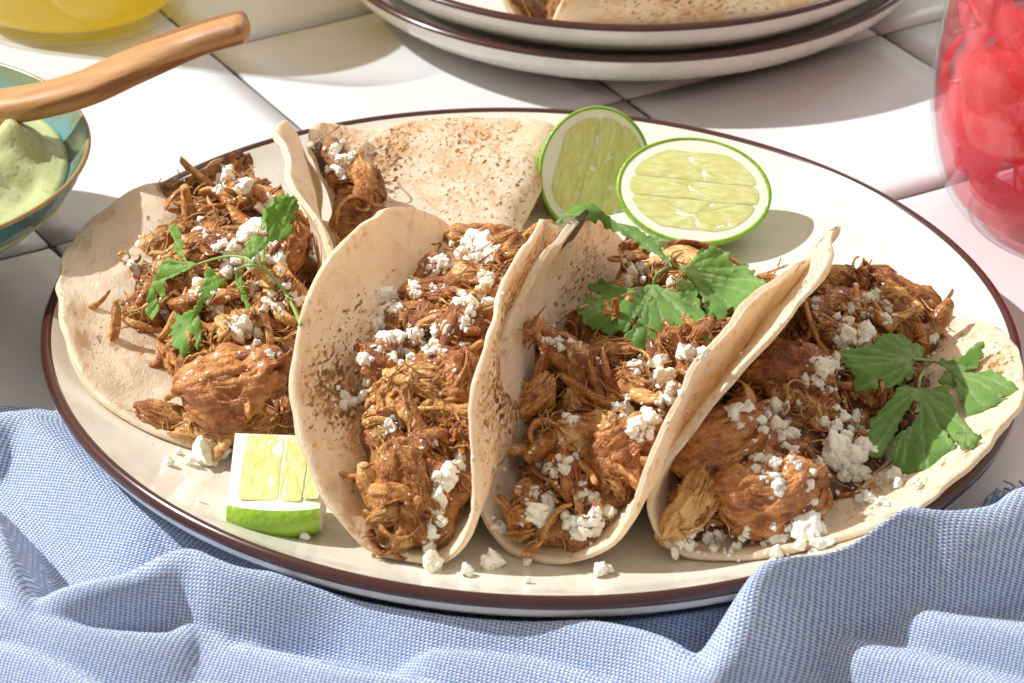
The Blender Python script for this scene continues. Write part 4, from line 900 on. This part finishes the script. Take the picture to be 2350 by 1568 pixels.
sprig('light green cilantro sprig with a long bent stem on the leftmost taco', (690, 745, .2),
      [[(690, 745, .25), (665, 690, .5), (630, 640, .8), (590, 607, 1.0), (540, 588, 1.0), (490, 595, .8), (440, 612, .6)], [(600, 612, 1.0), (565, 610, .8), (540, 622, .7)], [(603, 606, 1.0), (604, 580, 1.0), (612, 560, 1.1)]],
      [(OA, (1770, 800), (2030, 260), 1.0, (.35, 0, .25), [(1770, 800), (1810, 680), (1850, 690), (1900, 680), (1960, 640), (2010, 600), (2030, 560), (2000, 530), (2040, 490), (2050, 440), (2030, 430), (2080, 400), (2090, 360), (2070, 340), (2080, 290), (2050, 270), (2010, 290), (1990, 250), (1950, 290), (1930, 280), (1880, 290), (1870, 350), (1840, 380), (1780, 400), (1810, 450), (1780, 500), (1800, 540), (1790, 580), (1820, 640), (1790, 700)]),
       (OA, (1670, 840), (1700, 620), 1.0, (0, 0, .6), [(1660, 840), (1600, 790), (1590, 760), (1620, 720), (1600, 700), (1650, 660), (1660, 625), (1750, 620), (1800, 640), (1810, 670), (1780, 730), (1700, 800)]),
       (OA, (1200, 880), (790, 1320), .6, (-.4, 0, .5), [(1210, 870), (1140, 850), (1060, 860), (1000, 830), (960, 815), (930, 850), (880, 870), (880, 920), (850, 970), (820, 1040), (790, 1080), (790, 1120), (760, 1160), (770, 1190), (740, 1230), (760, 1290), (810, 1330), (840, 1270), (870, 1240), (860, 1180), (840, 1050), (870, 1120), (910, 1180), (925, 1100), (920, 1030), (940, 1000), (1050, 960), (1150, 920)]),
       (OA, (1130, 850), (950, 540), .7, (-.7, 0, .2), [(1130, 860), (1060, 820), (1010, 740), (990, 650), (950, 600), (940, 545), (970, 560), (990, 530), (1010, 550), (1040, 560), (1060, 630), (1050, 660), (1080, 700), (1080, 780), (1110, 830)]),
       (OA, (1540, 940), (1090, 1650), .7, (.1, 0, .3), [(1540, 930), (1480, 980), (1410, 1000), (1370, 960), (1330, 910), (1300, 890), (1270, 960), (1240, 1050), (1230, 1130), (1210, 1180), (1180, 1250), (1100, 1270), (1080, 1300), (1010, 1290), (1030, 1330), (980, 1380), (1000, 1410), (970, 1450), (1010, 1510), (1000, 1568), (1060, 1580), (1070, 1630), (1100, 1660), (1150, 1590), (1165, 1500), (1170, 1400), (1185, 1500), (1190, 1560), (1230, 1600), (1240, 1500), (1250, 1430), (1220, 1280), (1260, 1190), (1350, 1100), (1450, 1020)]),
       (OA, (1545, 930), (1690, 1290), .7, (.6, 0, .2), [(1540, 930), (1530, 1010), (1560, 1100), (1590, 1170), (1620, 1190), (1640, 1240), (1670, 1290), (1690, 1265), (1725, 1265), (1690, 1210), (1640, 1170), (1650, 1130), (1610, 1090), (1620, 1050), (1580, 1010), (1600, 960)]),
       (OA, (1760, 580), (1890, 250), .6, (-.9, 0, .2), [(1740, 580), (1735, 500), (1750, 420), (1800, 340), (1850, 280), (1895, 250), (1880, 290), (1840, 380), (1790, 450), (1790, 540)])], 'leaf')
sprig('broad dark green cilantro sprig on the middle taco, near the lime halves', (1535, 612, .4),
      [[(1499, 658, .75), (1505, 636, .85), (1520, 620, .9), (1545, 612, .9), (1562, 616, .9)], [(1545, 612, .9), (1535, 590, 1.0), (1520, 570, 1.1)]],
      [(OC, (1000, 820), (990, 1480), .7, (-.05, 0, .4), [(1000, 820), (1100, 850), (1200, 890), (1290, 870), (1350, 820), (1385, 870), (1370, 920), (1410, 970), (1400, 1000), (1440, 1040), (1440, 1080), (1490, 1130), (1470, 1180), (1500, 1210), (1470, 1240), (1480, 1290), (1430, 1290), (1380, 1310), (1320, 1290), (1270, 1240), (1240, 1220), (1170, 1130), (1230, 1270), (1290, 1330), (1200, 1350), (1150, 1380), (1090, 1370), (1085, 1420), (1060, 1450), (1000, 1430), (960, 1440), (930, 1500), (890, 1480), (900, 1400), (910, 1330), (850, 1390), (820, 1430), (760, 1470), (740, 1430), (690, 1400), (700, 1360), (660, 1340), (700, 1290), (680, 1270), (760, 1240), (830, 1190), (890, 1080), (830, 1150), (760, 1210), (700, 1200), (640, 1240), (590, 1220), (560, 1180), (490, 1190), (470, 1150), (400, 1110), (410, 1070), (370, 1050), (360, 980), (420, 950), (400, 900), (470, 905), (600, 930), (540, 880), (450, 830), (470, 790), (530, 800), (550, 765), (620, 800), (720, 830), (830, 850), (930, 840)]),
       (OC, (1225, 690), (1990, 800), .9, (.1, 0, .6), [(1215, 690), (1300, 650), (1350, 590), (1420, 510), (1430, 560), (1480, 490), (1520, 490), (1530, 540), (1590, 510), (1600, 550), (1670, 520), (1660, 580), (1640, 610), (1720, 640), (1820, 650), (1800, 680), (1870, 700), (1850, 730), (1990, 800), (1930, 830), (1950, 870), (1910, 880), (1890, 930), (1850, 950), (1850, 990), (1800, 1000), (1790, 1040), (1740, 1060), (1700, 1050), (1690, 980), (1650, 1000), (1640, 1060), (1600, 1120), (1560, 1090), (1530, 1110), (1510, 1060), (1480, 1110), (1450, 1030), (1430, 980), (1400, 900), (1350, 820), (1290, 750)]),
       (OC, (1160, 670), (300, 120), 1.2, (-.1, 0, 1.0), [(1170, 680), (1120, 590), (1070, 500), (1050, 400), (1000, 380), (950, 390), (900, 350), (850, 300), (760, 270), (700, 250), (640, 190), (560, 140), (490, 80), (440, 100), (320, 90), (350, 125), (220, 130), (270, 160), (180, 240), (200, 250), (310, 185), (400, 210), (440, 240), (570, 240), (590, 290), (690, 330), (760, 380), (820, 400), (900, 470), (1000, 540), (1080, 610)]),
       (OC, (1230, 760), (1330, 870), .4, (.2, 0, .2), [(1200, 800), (1250, 770), (1330, 790), (1380, 850), (1340, 900), (1260, 900), (1210, 870)])], 'leafd')
sprig('cilantro sprig with drooping leaves on the rightmost taco', (2115, 880, .3),
      [[(2108, 892, .9), (2112, 868, 1.0), (2126, 842, 1.0), (2142, 830, .9), (2165, 838, .8)], [(2140, 830, .9), (2118, 826, .9), (2095, 824, .8)]],
      [(OD, (1000, 455), (290, 390), .85, (0, 0, .55), [(1010, 455), (1040, 350), (1000, 320), (940, 310), (890, 260), (850, 220), (800, 230), (760, 210), (700, 215), (650, 260), (620, 320), (540, 315), (520, 345), (480, 325), (470, 350), (420, 335), (400, 360), (370, 345), (290, 390), (300, 430), (350, 450), (380, 500), (430, 510), (440, 560), (480, 590), (460, 640), (470, 690), (520, 690), (560, 710), (600, 680), (640, 700), (665, 600), (680, 680), (720, 690), (770, 690), (800, 660), (850, 680), (870, 590), (910, 630), (940, 600), (960, 540), (960, 470)]),
       (OD, (1170, 480), (1880, 690), .9, (.1, 0, .5), [(1160, 480), (1190, 420), (1230, 450), (1320, 460), (1390, 400), (1430, 340), (1490, 290), (1550, 280), (1560, 330), (1530, 350), (1550, 420), (1500, 450), (1510, 500), (1440, 535), (1340, 540), (1470, 560), (1580, 520), (1640, 540), (1700, 530), (1760, 590), (1830, 620), (1880, 680), (1870, 710), (1780, 720), (1700, 735), (1790, 745), (1700, 790), (1580, 860), (1480, 910), (1420, 930), (1400, 860), (1380, 800), (1330, 740), (1320, 660), (1280, 590), (1230, 530)]),
       (OD, (1005, 690), (930, 1400), .9, (0, 0, .3), [(1000, 680), (920, 670), (840, 670), (790, 740), (740, 790), (690, 850), (620, 920), (590, 980), (600, 1010), (570, 1050), (590, 1110), (580, 1160), (600, 1220), (640, 1250), (690, 1250), (720, 1190), (740, 1140), (780, 1110), (880, 900), (960, 790), (990, 800), (1000, 900), (940, 1000), (820, 1070), (780, 1140), (800, 1180), (760, 1240), (790, 1290), (780, 1340), (830, 1350), (850, 1410), (900, 1385), (920, 1400), (960, 1380), (1040, 1380), (1150, 1360), (1250, 1300), (1350, 1260), (1360, 1200), (1280, 1100), (1190, 990), (1250, 1050), (1330, 1130), (1420, 1190), (1500, 1150), (1560, 1090), (1450, 1030), (1400, 970), (1350, 920), (1310, 850), (1300, 770), (1260, 680), (1200, 660), (1130, 680), (1040, 690)]),
       (OD, (1230, 560), (1290, 690), .4, (.2, 0, .2), [(1210, 540), (1160, 620), (1200, 660), (1300, 680), (1330, 640), (1290, 590)]),
       (OD, (1330, 1060), (1420, 1200), .45, (.3, 0, .3), [(1300, 1060), (1340, 1160), (1380, 1210), (1460, 1200), (1550, 1100), (1440, 1050)])], 'leafd')

# ------------------------------------------------------------------ napkin
RIDGES = [  # crest points (picture x, y, height), half-width behind, half-width in front
 ([(70, 1400, .9), (110, 1372, 1.6), (190, 1345, 2.0), (286, 1326, 2.2), (420, 1306, 2.3), (488, 1330, 2.2), (572, 1350, 2.0), (783, 1362, 1.7), (1000, 1420, 1.5), (1250, 1445, 1.5), (1469, 1484, 1.7), (1630, 1556, 1.8)], .9, .95),
 ([(-60, 1380, 1.3), (0, 1397, 1.3), (60, 1414, 1.25), (202, 1443, 1.25), (370, 1455, 1.15), (450, 1432, .9), (520, 1480, .7)], .22, 1.3),
 ([(-30, 1160, 2.4), (0, 1245, 2.3), (20, 1293, 2.1), (60, 1411, 1.3)], .6, .6),
 ([(1620, 1568, 1.6), (1694, 1449, 2.6), (1754, 1363, 3.1), (1829, 1299, 3.4), (1919, 1250, 3.6), (2024, 1224, 3.6), (2181, 1232, 3.0), (2294, 1205, 2.5), (2350, 1164, 2.3), (2450, 1130, 2)], .7, 1.25),
 ([(1690, 1590, .1), (1780, 1535, .5), (1850, 1503, .6), (1910, 1490, .8), (1975, 1494, .95), (2106, 1520, 1.0), (2256, 1565, 1.0), (2350, 1600, 1.0)], .9, 1.1),
 ([(1900, 1400, .6), (2010, 1400, .9), (2100, 1412, 1.1), (2200, 1429, 1.2), (2350, 1449, 1.25), (2460, 1460, 1.3)], 1.0, 1.1),
 ([(1300, 1432, .8), (1469, 1420, .95), (1600, 1402, 1.0), (1710, 1385, 1.0), (1780, 1360, 1.0)], .6, .45),
 ([(-40, 985, 1.5), (40, 975, 1.3), (100, 1020, 1.2), (200, 1110, 1.0), (330, 1205, .8)], 1.3, 1.1),
 ([(560, 1490, .8), (800, 1545, 1.1), (1000, 1575, 1.1)], .35, .8),
 ([(1000, 1512, .8), (1200, 1530, 1.0), (1400, 1580, 1.0)], .4, .7),
 ([(-40, 1480, .8), (60, 1500, 1.0), (160, 1545, 1.0), (240, 1600, .9)], .35, .8),
]
def napkin():
    nx, ny = 420, 300
    xs = np.linspace(-21, 21, nx); vs = np.linspace(0, 1, ny)
    yb = np.interp(xs, [-21, -16, -13.5, -11, -8, 0, 7, 11, 13.2, 14.5, 21], [-3.2, -4.0, -4.4, -6.2, -9.5, -13.0, -12.5, -10.8, -10.0, -9.4, -8.0])
    yb = yb + .12 * vnoise(np.c_[xs * .8, xs * 0, xs * 0 + 3])
    X, Vv = np.meshgrid(xs, vs, indexing='ij'); Y = -27 + (yb[:, None] + 27) * Vv
    Z = .14 + .06 * fbm(np.stack([X * .35, Y * .35, X * 0 + 2], -1), 3)
    P2 = np.stack([X, Y], -1)
    acc = np.zeros_like(X)
    for pts, wb, wf in RIDGES:
        C = catmull([at(*p) + np.array([0, .42 * max(0, p[2] - .3), 0]) for p in pts], 60); best = np.full(X.shape, 1e9); hh = np.zeros_like(X); sd = np.zeros_like(X)
        for i in range(59):
            a, b = C[i], C[i + 1]; ab = (b - a)[:2]; L2 = ab @ ab
            t = np.clip(((P2 - a[:2]) @ ab) / L2, 0, 1); q = a[:2] + t[..., None] * ab; d = np.hypot(*(np.moveaxis(P2 - q, -1, 0)))
            m = d < best; best = np.where(m, d, best); hh = np.where(m, a[2] + t * (b[2] - a[2]), hh)
            nrm = np.array([-ab[1], ab[0]]) / math.sqrt(L2); nrm = nrm if nrm[1] > 0 else -nrm
            sd = np.where(m, (P2 - q) @ nrm, sd)
        wdt = np.where(sd > 0, wb, wf); rr_ = np.where(sd > 0, .25, .5); f = hh - hh / (wdt * np.where(sd > 0, 1.5, 1.0)) * (np.sqrt(best ** 2 + rr_ ** 2) - rr_) 
        acc = np.maximum(acc, f)
    Z = np.maximum(Z, acc + .1)
    r = plate_r(X, Y); under = np.interp(r, [0, 9.6, 11.2, 12.9, 14.05, 14.5, 14.9, 15.4], [.02, .02, .22, .66, 1.3, 1.8, 2.2, 9]) - .12
    Z = np.where(r < 15.4, np.minimum(Z, np.maximum(under, .04)), Z)
    for _ in range(5):
        Z[1:-1, 1:-1] = (Z[1:-1, 1:-1] * 2 + Z[:-2, 1:-1] + Z[2:, 1:-1] + Z[1:-1, :-2] + Z[1:-1, 2:]) / 6
    # rest coordinates by arc length so that the weave does not stretch over the folds
    du = np.hypot(np.diff(X, axis=0), np.diff(Z, axis=0)); U = np.vstack([X[:1], X[:1] + np.cumsum(du, 0)])
    dv = np.hypot(np.diff(Y, axis=1), np.diff(Z, axis=1)); W_ = np.hstack([Y[:, :1], Y[:, :1] + np.cumsum(dv, 1)])
    U = X + .45 * Z; W_ = Y + .75 * Z; ca, sa = math.cos(.42), math.sin(.42)
    uv = np.c_[(U * ca + W_ * sa).ravel(), (-U * sa + W_ * ca).ravel()]
    Y = np.where(r < 15.6, Y, Y - .42 * np.clip(Z - .3, 0, None) * sstep(15.6, 17.0, r))
    V = np.stack([X, Y, Z], -1).reshape(-1, 3)
    t = empty('napkin', (0, -20, 0)); tag(t, 'rumpled blue and white woven cotton napkin under the front of the plate', 'napkin')
    ob = part('cloth', t, V, grid_faces(nx, ny), M['cloth'], uv=uv)
    md = ob.modifiers.new('thick', 'SOLIDIFY'); md.thickness = .0011; md.offset = -1
    # fringe along the right-hand back edge
    VV_, FF = [], []; fr = random.Random(3)
    for i in range(70):
        x = fr.uniform(12.6, 16.5); y = np.interp(x, xs, yb); z = np.interp(x, xs, Z[:, -1]) + .03; L = fr.uniform(.8, 1.6); a = fr.uniform(.3, 1.0)
        pts = catmull([(x, y - .15, z), (x + .3 * L * a, y + .35 * L, max(.12, z * .6)), (x + .7 * L * a + fr.uniform(-.2, .2), y + .7 * L, .07 + fr.uniform(0, .2)), (x + L * a + fr.uniform(-.3, .3), y + L, .05 + fr.uniform(0, .15))], 10)
        base = len(VV_); rr = fr.uniform(.02, .045)
        for p in pts:
            for k in range(4):
                VV_.append(p + rr * np.array([math.cos(k * math.pi / 2), 0, math.sin(k * math.pi / 2)]))
        FF += [(base + i_ * 4 + k, base + i_ * 4 + (k + 1) % 4, base + (i_ + 1) * 4 + (k + 1) % 4, base + (i_ + 1) * 4 + k) for i_ in range(9) for k in range(4)]
    f = part('fringe', t, VV_, FF, M['thread']); f['kind'] = 'stuff'
napkin()

# ------------------------------------------------------------------ bowl of sauce and spoon
BX, BY, BR, BH = -20.4, 4.1, 7.36, 4.5
def make_bowl():
    t = empty('bowl', (BX, BY, 0)); tag(t, 'teal glazed bowl with brown edge holding green sauce, at the left edge', 'bowl')
    o = smooth_prof([(0.01, .45), (2.6, .45), (3.0, .9), (4.6, 1.5), (6.0, 2.6), (7.0, 3.7), (BR + .03, BH - .1)], 5)
    i = smooth_prof([(BR - .11, BH - .03), (6.75, 3.75), (5.6, 2.5), (3.5, 1.3), (.01, 1.0)], 5)
    for nm, pr in (('outer_wall', o), ('inner_wall', i)):
        V, F = lathe(pr, 96, cx=BX, cy=BY); part(nm, t, V, F, M['bowl'], attrs=dict(hgt=V[:, 2] / BH * (.62 if nm == 'outer_wall' else 1)))
    V, F = lathe([tuple(o[-1]), (BR + .02, BH - .06), (BR - .02, BH - .0), (BR - .07, BH + .01), tuple(i[0])], 96, cx=BX, cy=BY); part('rim', t, V, F, M['bowlrim'])
    V, F = lathe([(2.5, .45), (2.55, .03), (2.9, .0), (3.1, .05), (3.25, .6), (3.4, 1.02)], 96, cx=BX, cy=BY); part('foot', t, V, F, M['foot'])
    # the sauce: thick, swirled, standing above the rim on the left
    s = empty('sauce', (BX, BY, 1.5)); tag(s, 'thick pale green sauce heaped and swirled in the teal bowl', 'sauce')
    nr, na = 46, 120; V = []
    for k in range(nr):
        r = (k + .02) / (nr - 1) * 6.75; th = np.linspace(0, 2 * math.pi, na, endpoint=False); x, y = r * np.cos(th), r * np.sin(th)
        sw = .34 * np.sin(r * 1.7 - th * 2 + .8) * math.exp(-((r - 3.4) / 2.6) ** 2) + .26 * vnoise(np.c_[x * .7, y * .7, np.full(na, 4.0)]) + .17 * vnoise(np.c_[x * 1.6, y * 1.6, np.full(na, 1.0)]) + .07 * vnoise(np.c_[x * 4, y * 4, np.full(na, 7.0)])
        z = 3.75 + .5 * (1 - (r / 6.75) ** 2) + 1.3 * sw * (1 - (r / 6.8) ** 8) + .8 * np.exp(-(((x - 5.0) / .9) ** 2 + ((y - .9) / 1.1) ** 2)) - .55 * np.exp(-((x - 3.9 - .5 * y) / .28) ** 2 - ((y + 1.5) / 2.2) ** 2)
        if k == nr - 1: z = np.full(na, 3.3)
        V.append(np.c_[BX + x, BY + y, z])
    F = [(a * na + b, a * na + (b + 1) % na, (a + 1) * na + (b + 1) % na, (a + 1) * na + b) for a in range(nr - 1) for b in range(na)]
    part('surface', s, np.vstack(V), F, M['sauce'])
make_bowl()
def spoon():
    t = empty('wooden_spoon', (BX + 5, BY, 4.5)); tag(t, 'wooden spoon resting in the sauce bowl with its handle pointing right', 'spoon')
    pts = [at(-120, 262, 4.6), at(0, 246, 5.0), at(95, 231, 5.3), at(195, 203, 5.7), at(300, 155, 6.2), at(410, 107, 6.7), at(495, 78, 7.1), at(574, 58, 7.4)]
    C = catmull(pts, 80); tg = np.gradient(C, axis=0); tg /= np.linalg.norm(tg, axis=1, keepdims=True); a = np.linspace(0, 2 * math.pi, 24, endpoint=False); V = []
    for i in range(80):
        u = i / 79; s2 = np.cross(tg[i], np.array([0, 0, 1.0])); s2 /= np.linalg.norm(s2); s1 = np.cross(s2, tg[i])
        wv = .78 ; hv = .43 + .07 * (1 - u)
        e = math.sqrt(max(.0, 1 - max(0, (u - .955) / .045) ** 2)) if u > .955 else 1
        e = max(e, .06)
        sq = np.sign(np.cos(a)) * np.abs(np.cos(a)) ** .8, np.sign(np.sin(a)) * np.abs(np.sin(a)) ** .8
        V.append(C[i] + e * (wv * np.outer(sq[0], s2) + hv * np.outer(sq[1], s1)))
    F = grid_faces(80, 24, wrap_v=True); F.append(tuple(range(24))); F.append(tuple(79 * 24 + j for j in range(23, -1, -1)))
    V = np.vstack(V)
    # build in a frame whose X runs along the handle, so the grain follows it
    o = C[40]; q = frame(C[-1] - C[0], (0, 0, 1)); Rm = np.array(q.to_matrix())
    place('handle', mesh_data('handle', (V - o) @ Rm, F, M['wood']), t, o, q)
    # the scoop, mostly under the sauce and beyond the frame
    nb, nu = 24, 14; Vs = []; c0 = C[0]; dr = (C[0] - C[6]); dr[2] = -.3; dr /= np.linalg.norm(dr); sd = np.cross(dr, [0, 0, 1]); 
    for i in range(nu):
        u = i / (nu - 1); ww = .6 + 1.3 * math.sin(u * math.pi * .93) ** .8
        for j in range(nb):
            b_ = 2 * math.pi * j / nb; Vs.append(c0 + dr * (u * 4.2) + sd * ww * math.cos(b_) + np.array([0, 0, .30 * math.sin(b_) + (.25 if math.sin(b_) < 0 else -.05) * math.cos(b_) ** 2 * 0]))
    F = grid_faces(nu, nb, wrap_v=True); F.append(tuple(range(nb))); F.append(tuple((nu - 1) * nb + j for j in range(nb - 1, -1, -1)))
    part('scoop', t, np.array(Vs), F, M['wood'])
spoon()

# ------------------------------------------------------------------ glass of yellow drink
def drink():
    gx, gy = -16.1, 25.0
    t = empty('drinking_glass', (gx, gy, 0)); tag(t, 'clear tumbler of yellow drink in the top left corner', 'glass')
    V, F = lathe([(.01, .02), (3.4, .02), (4.0, .10), (4.22, .35), (4.3, .9), (4.4, 6), (4.5, 11), (4.42, 11.1), (4.32, 11), (4.2, 6), (4.05, .9), (3.8, .5), (3.4, .4), (.01, .36)], 96, cx=gx, cy=gy); part('tumbler', t, V, F, M['glass'])
    V, F = lathe([(.01, .42), (3.38, .46), (3.76, .56), (4.0, .95), (4.16, 6), (4.22, 8.6), (4.15, 8.7), (.01, 8.7)], 96, cx=gx, cy=gy)
    l = empty('yellow_drink', (gx, gy, .9)); tag(l, 'cloudy yellow drink inside the tumbler', 'drink'); part('liquid', l, V, F, M['drink'])
drink()

# ------------------------------------------------------------------ jar of pickled onions
def jar():
    jx, jy = 18.0, 8.43; r = np.random.default_rng(9)
    t = empty('jar', (jx, jy, 0)); tag(t, 'clear glass jar of pickled red onions at the right edge', 'jar')
    prof = [(.01, .06), (2.6, .02), (3.2, .12), (3.75, .6), (4.2, 1.5), (4.5, 2.8), (4.62, 4.2), (4.55, 5.6), (4.3, 7.4), (4.05, 9), (3.9, 11), (3.84, 11.1), (3.8, 11), (3.95, 9), (4.2, 7.4), (4.45, 5.6), (4.52, 4.2), (4.4, 2.85), (4.1, 1.6), (3.65, .75), (3.15, .32), (2.6, .25), (.01, .25)]
    V, F = lathe(smooth_prof(prof, 3), 110, cx=jx, cy=jy); part('glass_wall', t, V, F, M['glass'])
    b = empty('pickle_brine', (jx, jy, .5)); tag(b, 'pink brine filling the onion jar', 'brine')
    V, F = lathe(smooth_prof([(.01, .3), (2.6, .3), (3.1, .37), (3.6, .8), (4.05, 1.65), (4.35, 2.9), (4.47, 4.2), (4.4, 5.6), (4.15, 7.4), (3.9, 9), (3.85, 9.8), (.01, 9.8)], 3), 110, cx=jx, cy=jy); part('liquid', b, V, F, M['brine'])
    def slice_mesh(k):
        rr = np.random.default_rng(700 + k); n, m = 26, 6; span = rr.uniform(1.3, 2.4); R0 = rr.uniform(1.1, 1.9); W = rr.uniform(.8, 1.5); V = []; uv = []
        for i in range(n):
            a = -span / 2 + span * i / (n - 1); taper = math.sin(math.pi * (i + .6) / (n + .2)) ** .6
            for j in range(m):
                w = (j / (m - 1) - .5) * W * taper; dome = .18 * (1 - (2 * j / (m - 1) - 1) ** 2) * taper
                V.append(((R0 + dome) * math.sin(a), (R0 + dome) * math.cos(a) * .8 - R0 * .6, w + .06 * math.sin(a * 2 + k))); uv.append((a, j / m))
        o = mesh_data('onion_slice', V, grid_faces(n, m), M['onion'], uv=uv); return o
    SL = [slice_mesh(k) for k in range(10)]
    k = 0
    for _ in range(130):
        th = r.uniform(0, 2 * math.pi); z = r.uniform(1.1, 9.3); rm = np.interp(z, [.9, 1.7, 2.95, 4.2, 5.6, 7.4, 9.4], [3.5, 4.0, 4.3, 4.42, 4.35, 4.1, 3.8])
        s = r.uniform(.9, 1.35)
        rad = rm - .1 - .12 * s - abs(r.normal(0, .4)) if r.random() < .75 else r.uniform(.2, rm - 1)
        n = Vector((math.cos(th), math.sin(th), r.normal(0, .3))); x = Vector((-math.sin(th), math.cos(th), 0)) * r.normal(0, 1) + Vector((0, 0, 1)) * r.normal(0, 1)
        # local Y is the outward bulge
        x = (x - n * x.dot(n) / n.length_squared).normalized(); y = n.normalized(); zz = x.cross(y)
        q = Matrix((x, y, zz)).transposed().to_quaternion()
        sm = SL[r.integers(10)]; sc3 = np.array((s, s, s * r.uniform(.8, 1.5))); W3 = np.empty(len(sm.vertices) * 3); sm.vertices.foreach_get('co', W3)
        W3 = (W3.reshape(-1, 3) / S * sc3) @ np.array(q.to_matrix()).T + np.array([rad * math.cos(th), rad * math.sin(th), z])
        up_ = max(0, .6 - W3[:, 2].min()); W3[:, 2] += up_; z += up_
        ex = (np.hypot(W3[:, 0], W3[:, 1]) - np.interp(W3[:, 2], [.3, .8, 1.65, 2.9, 4.2, 5.6, 7.4, 9, 12], [2.5, 3.4, 3.9, 4.2, 4.33, 4.28, 4.02, 3.78, 3.7])).max()
        if ex > 0: rad -= ex * 1.08
        o = place('onion_slice', sm, None, (jx + rad * math.cos(th), jy + rad * math.sin(th), z), q, tuple(sc3))
        tag(o, 'thin pink pickled onion slice packed inside the glass jar', 'onion slice', 'pickled onion slices in the jar')
jar()

# ------------------------------------------------------------------ tacos on the back plates
def back_taco(label, cx, cy, az, rp, lp, fill, seed, nsc, pitch=0.0):
    tc = Taco([cx, cy, 1.95, az, pitch] + rp * 2 + lp * 2, 5.4, seed); root = empty('taco', (cx, cy, 1.85)); tag(root, label, 'taco', 'tacos on the back plate')
    tc.build(root, [(2, 0, 3, 6, 3, .8), (2, 0, -3, 6, 3, .8)], lift=False)
    ob, V, F, N = make_mass(root, auto_balls(tc, lambda s: fill, -.85, .8, seed), seed); scatter(root, V, F, N, tc, seed * 5, *nsc)
back_taco('back plate taco whose pulled meat shows at the top edge', 1.5, 23.4, .05, [50, 80, 90, 95], [60, 80, 80, 85], 2.8, 21, (24, 20, 12))
back_taco('back plate taco lying on its side with its spotted tortilla showing', 6.2, 19.2, 1.38, [75, 120, 125, 125], [30, 60, 100, 120], 1.4, 22, (6, 6, 3))
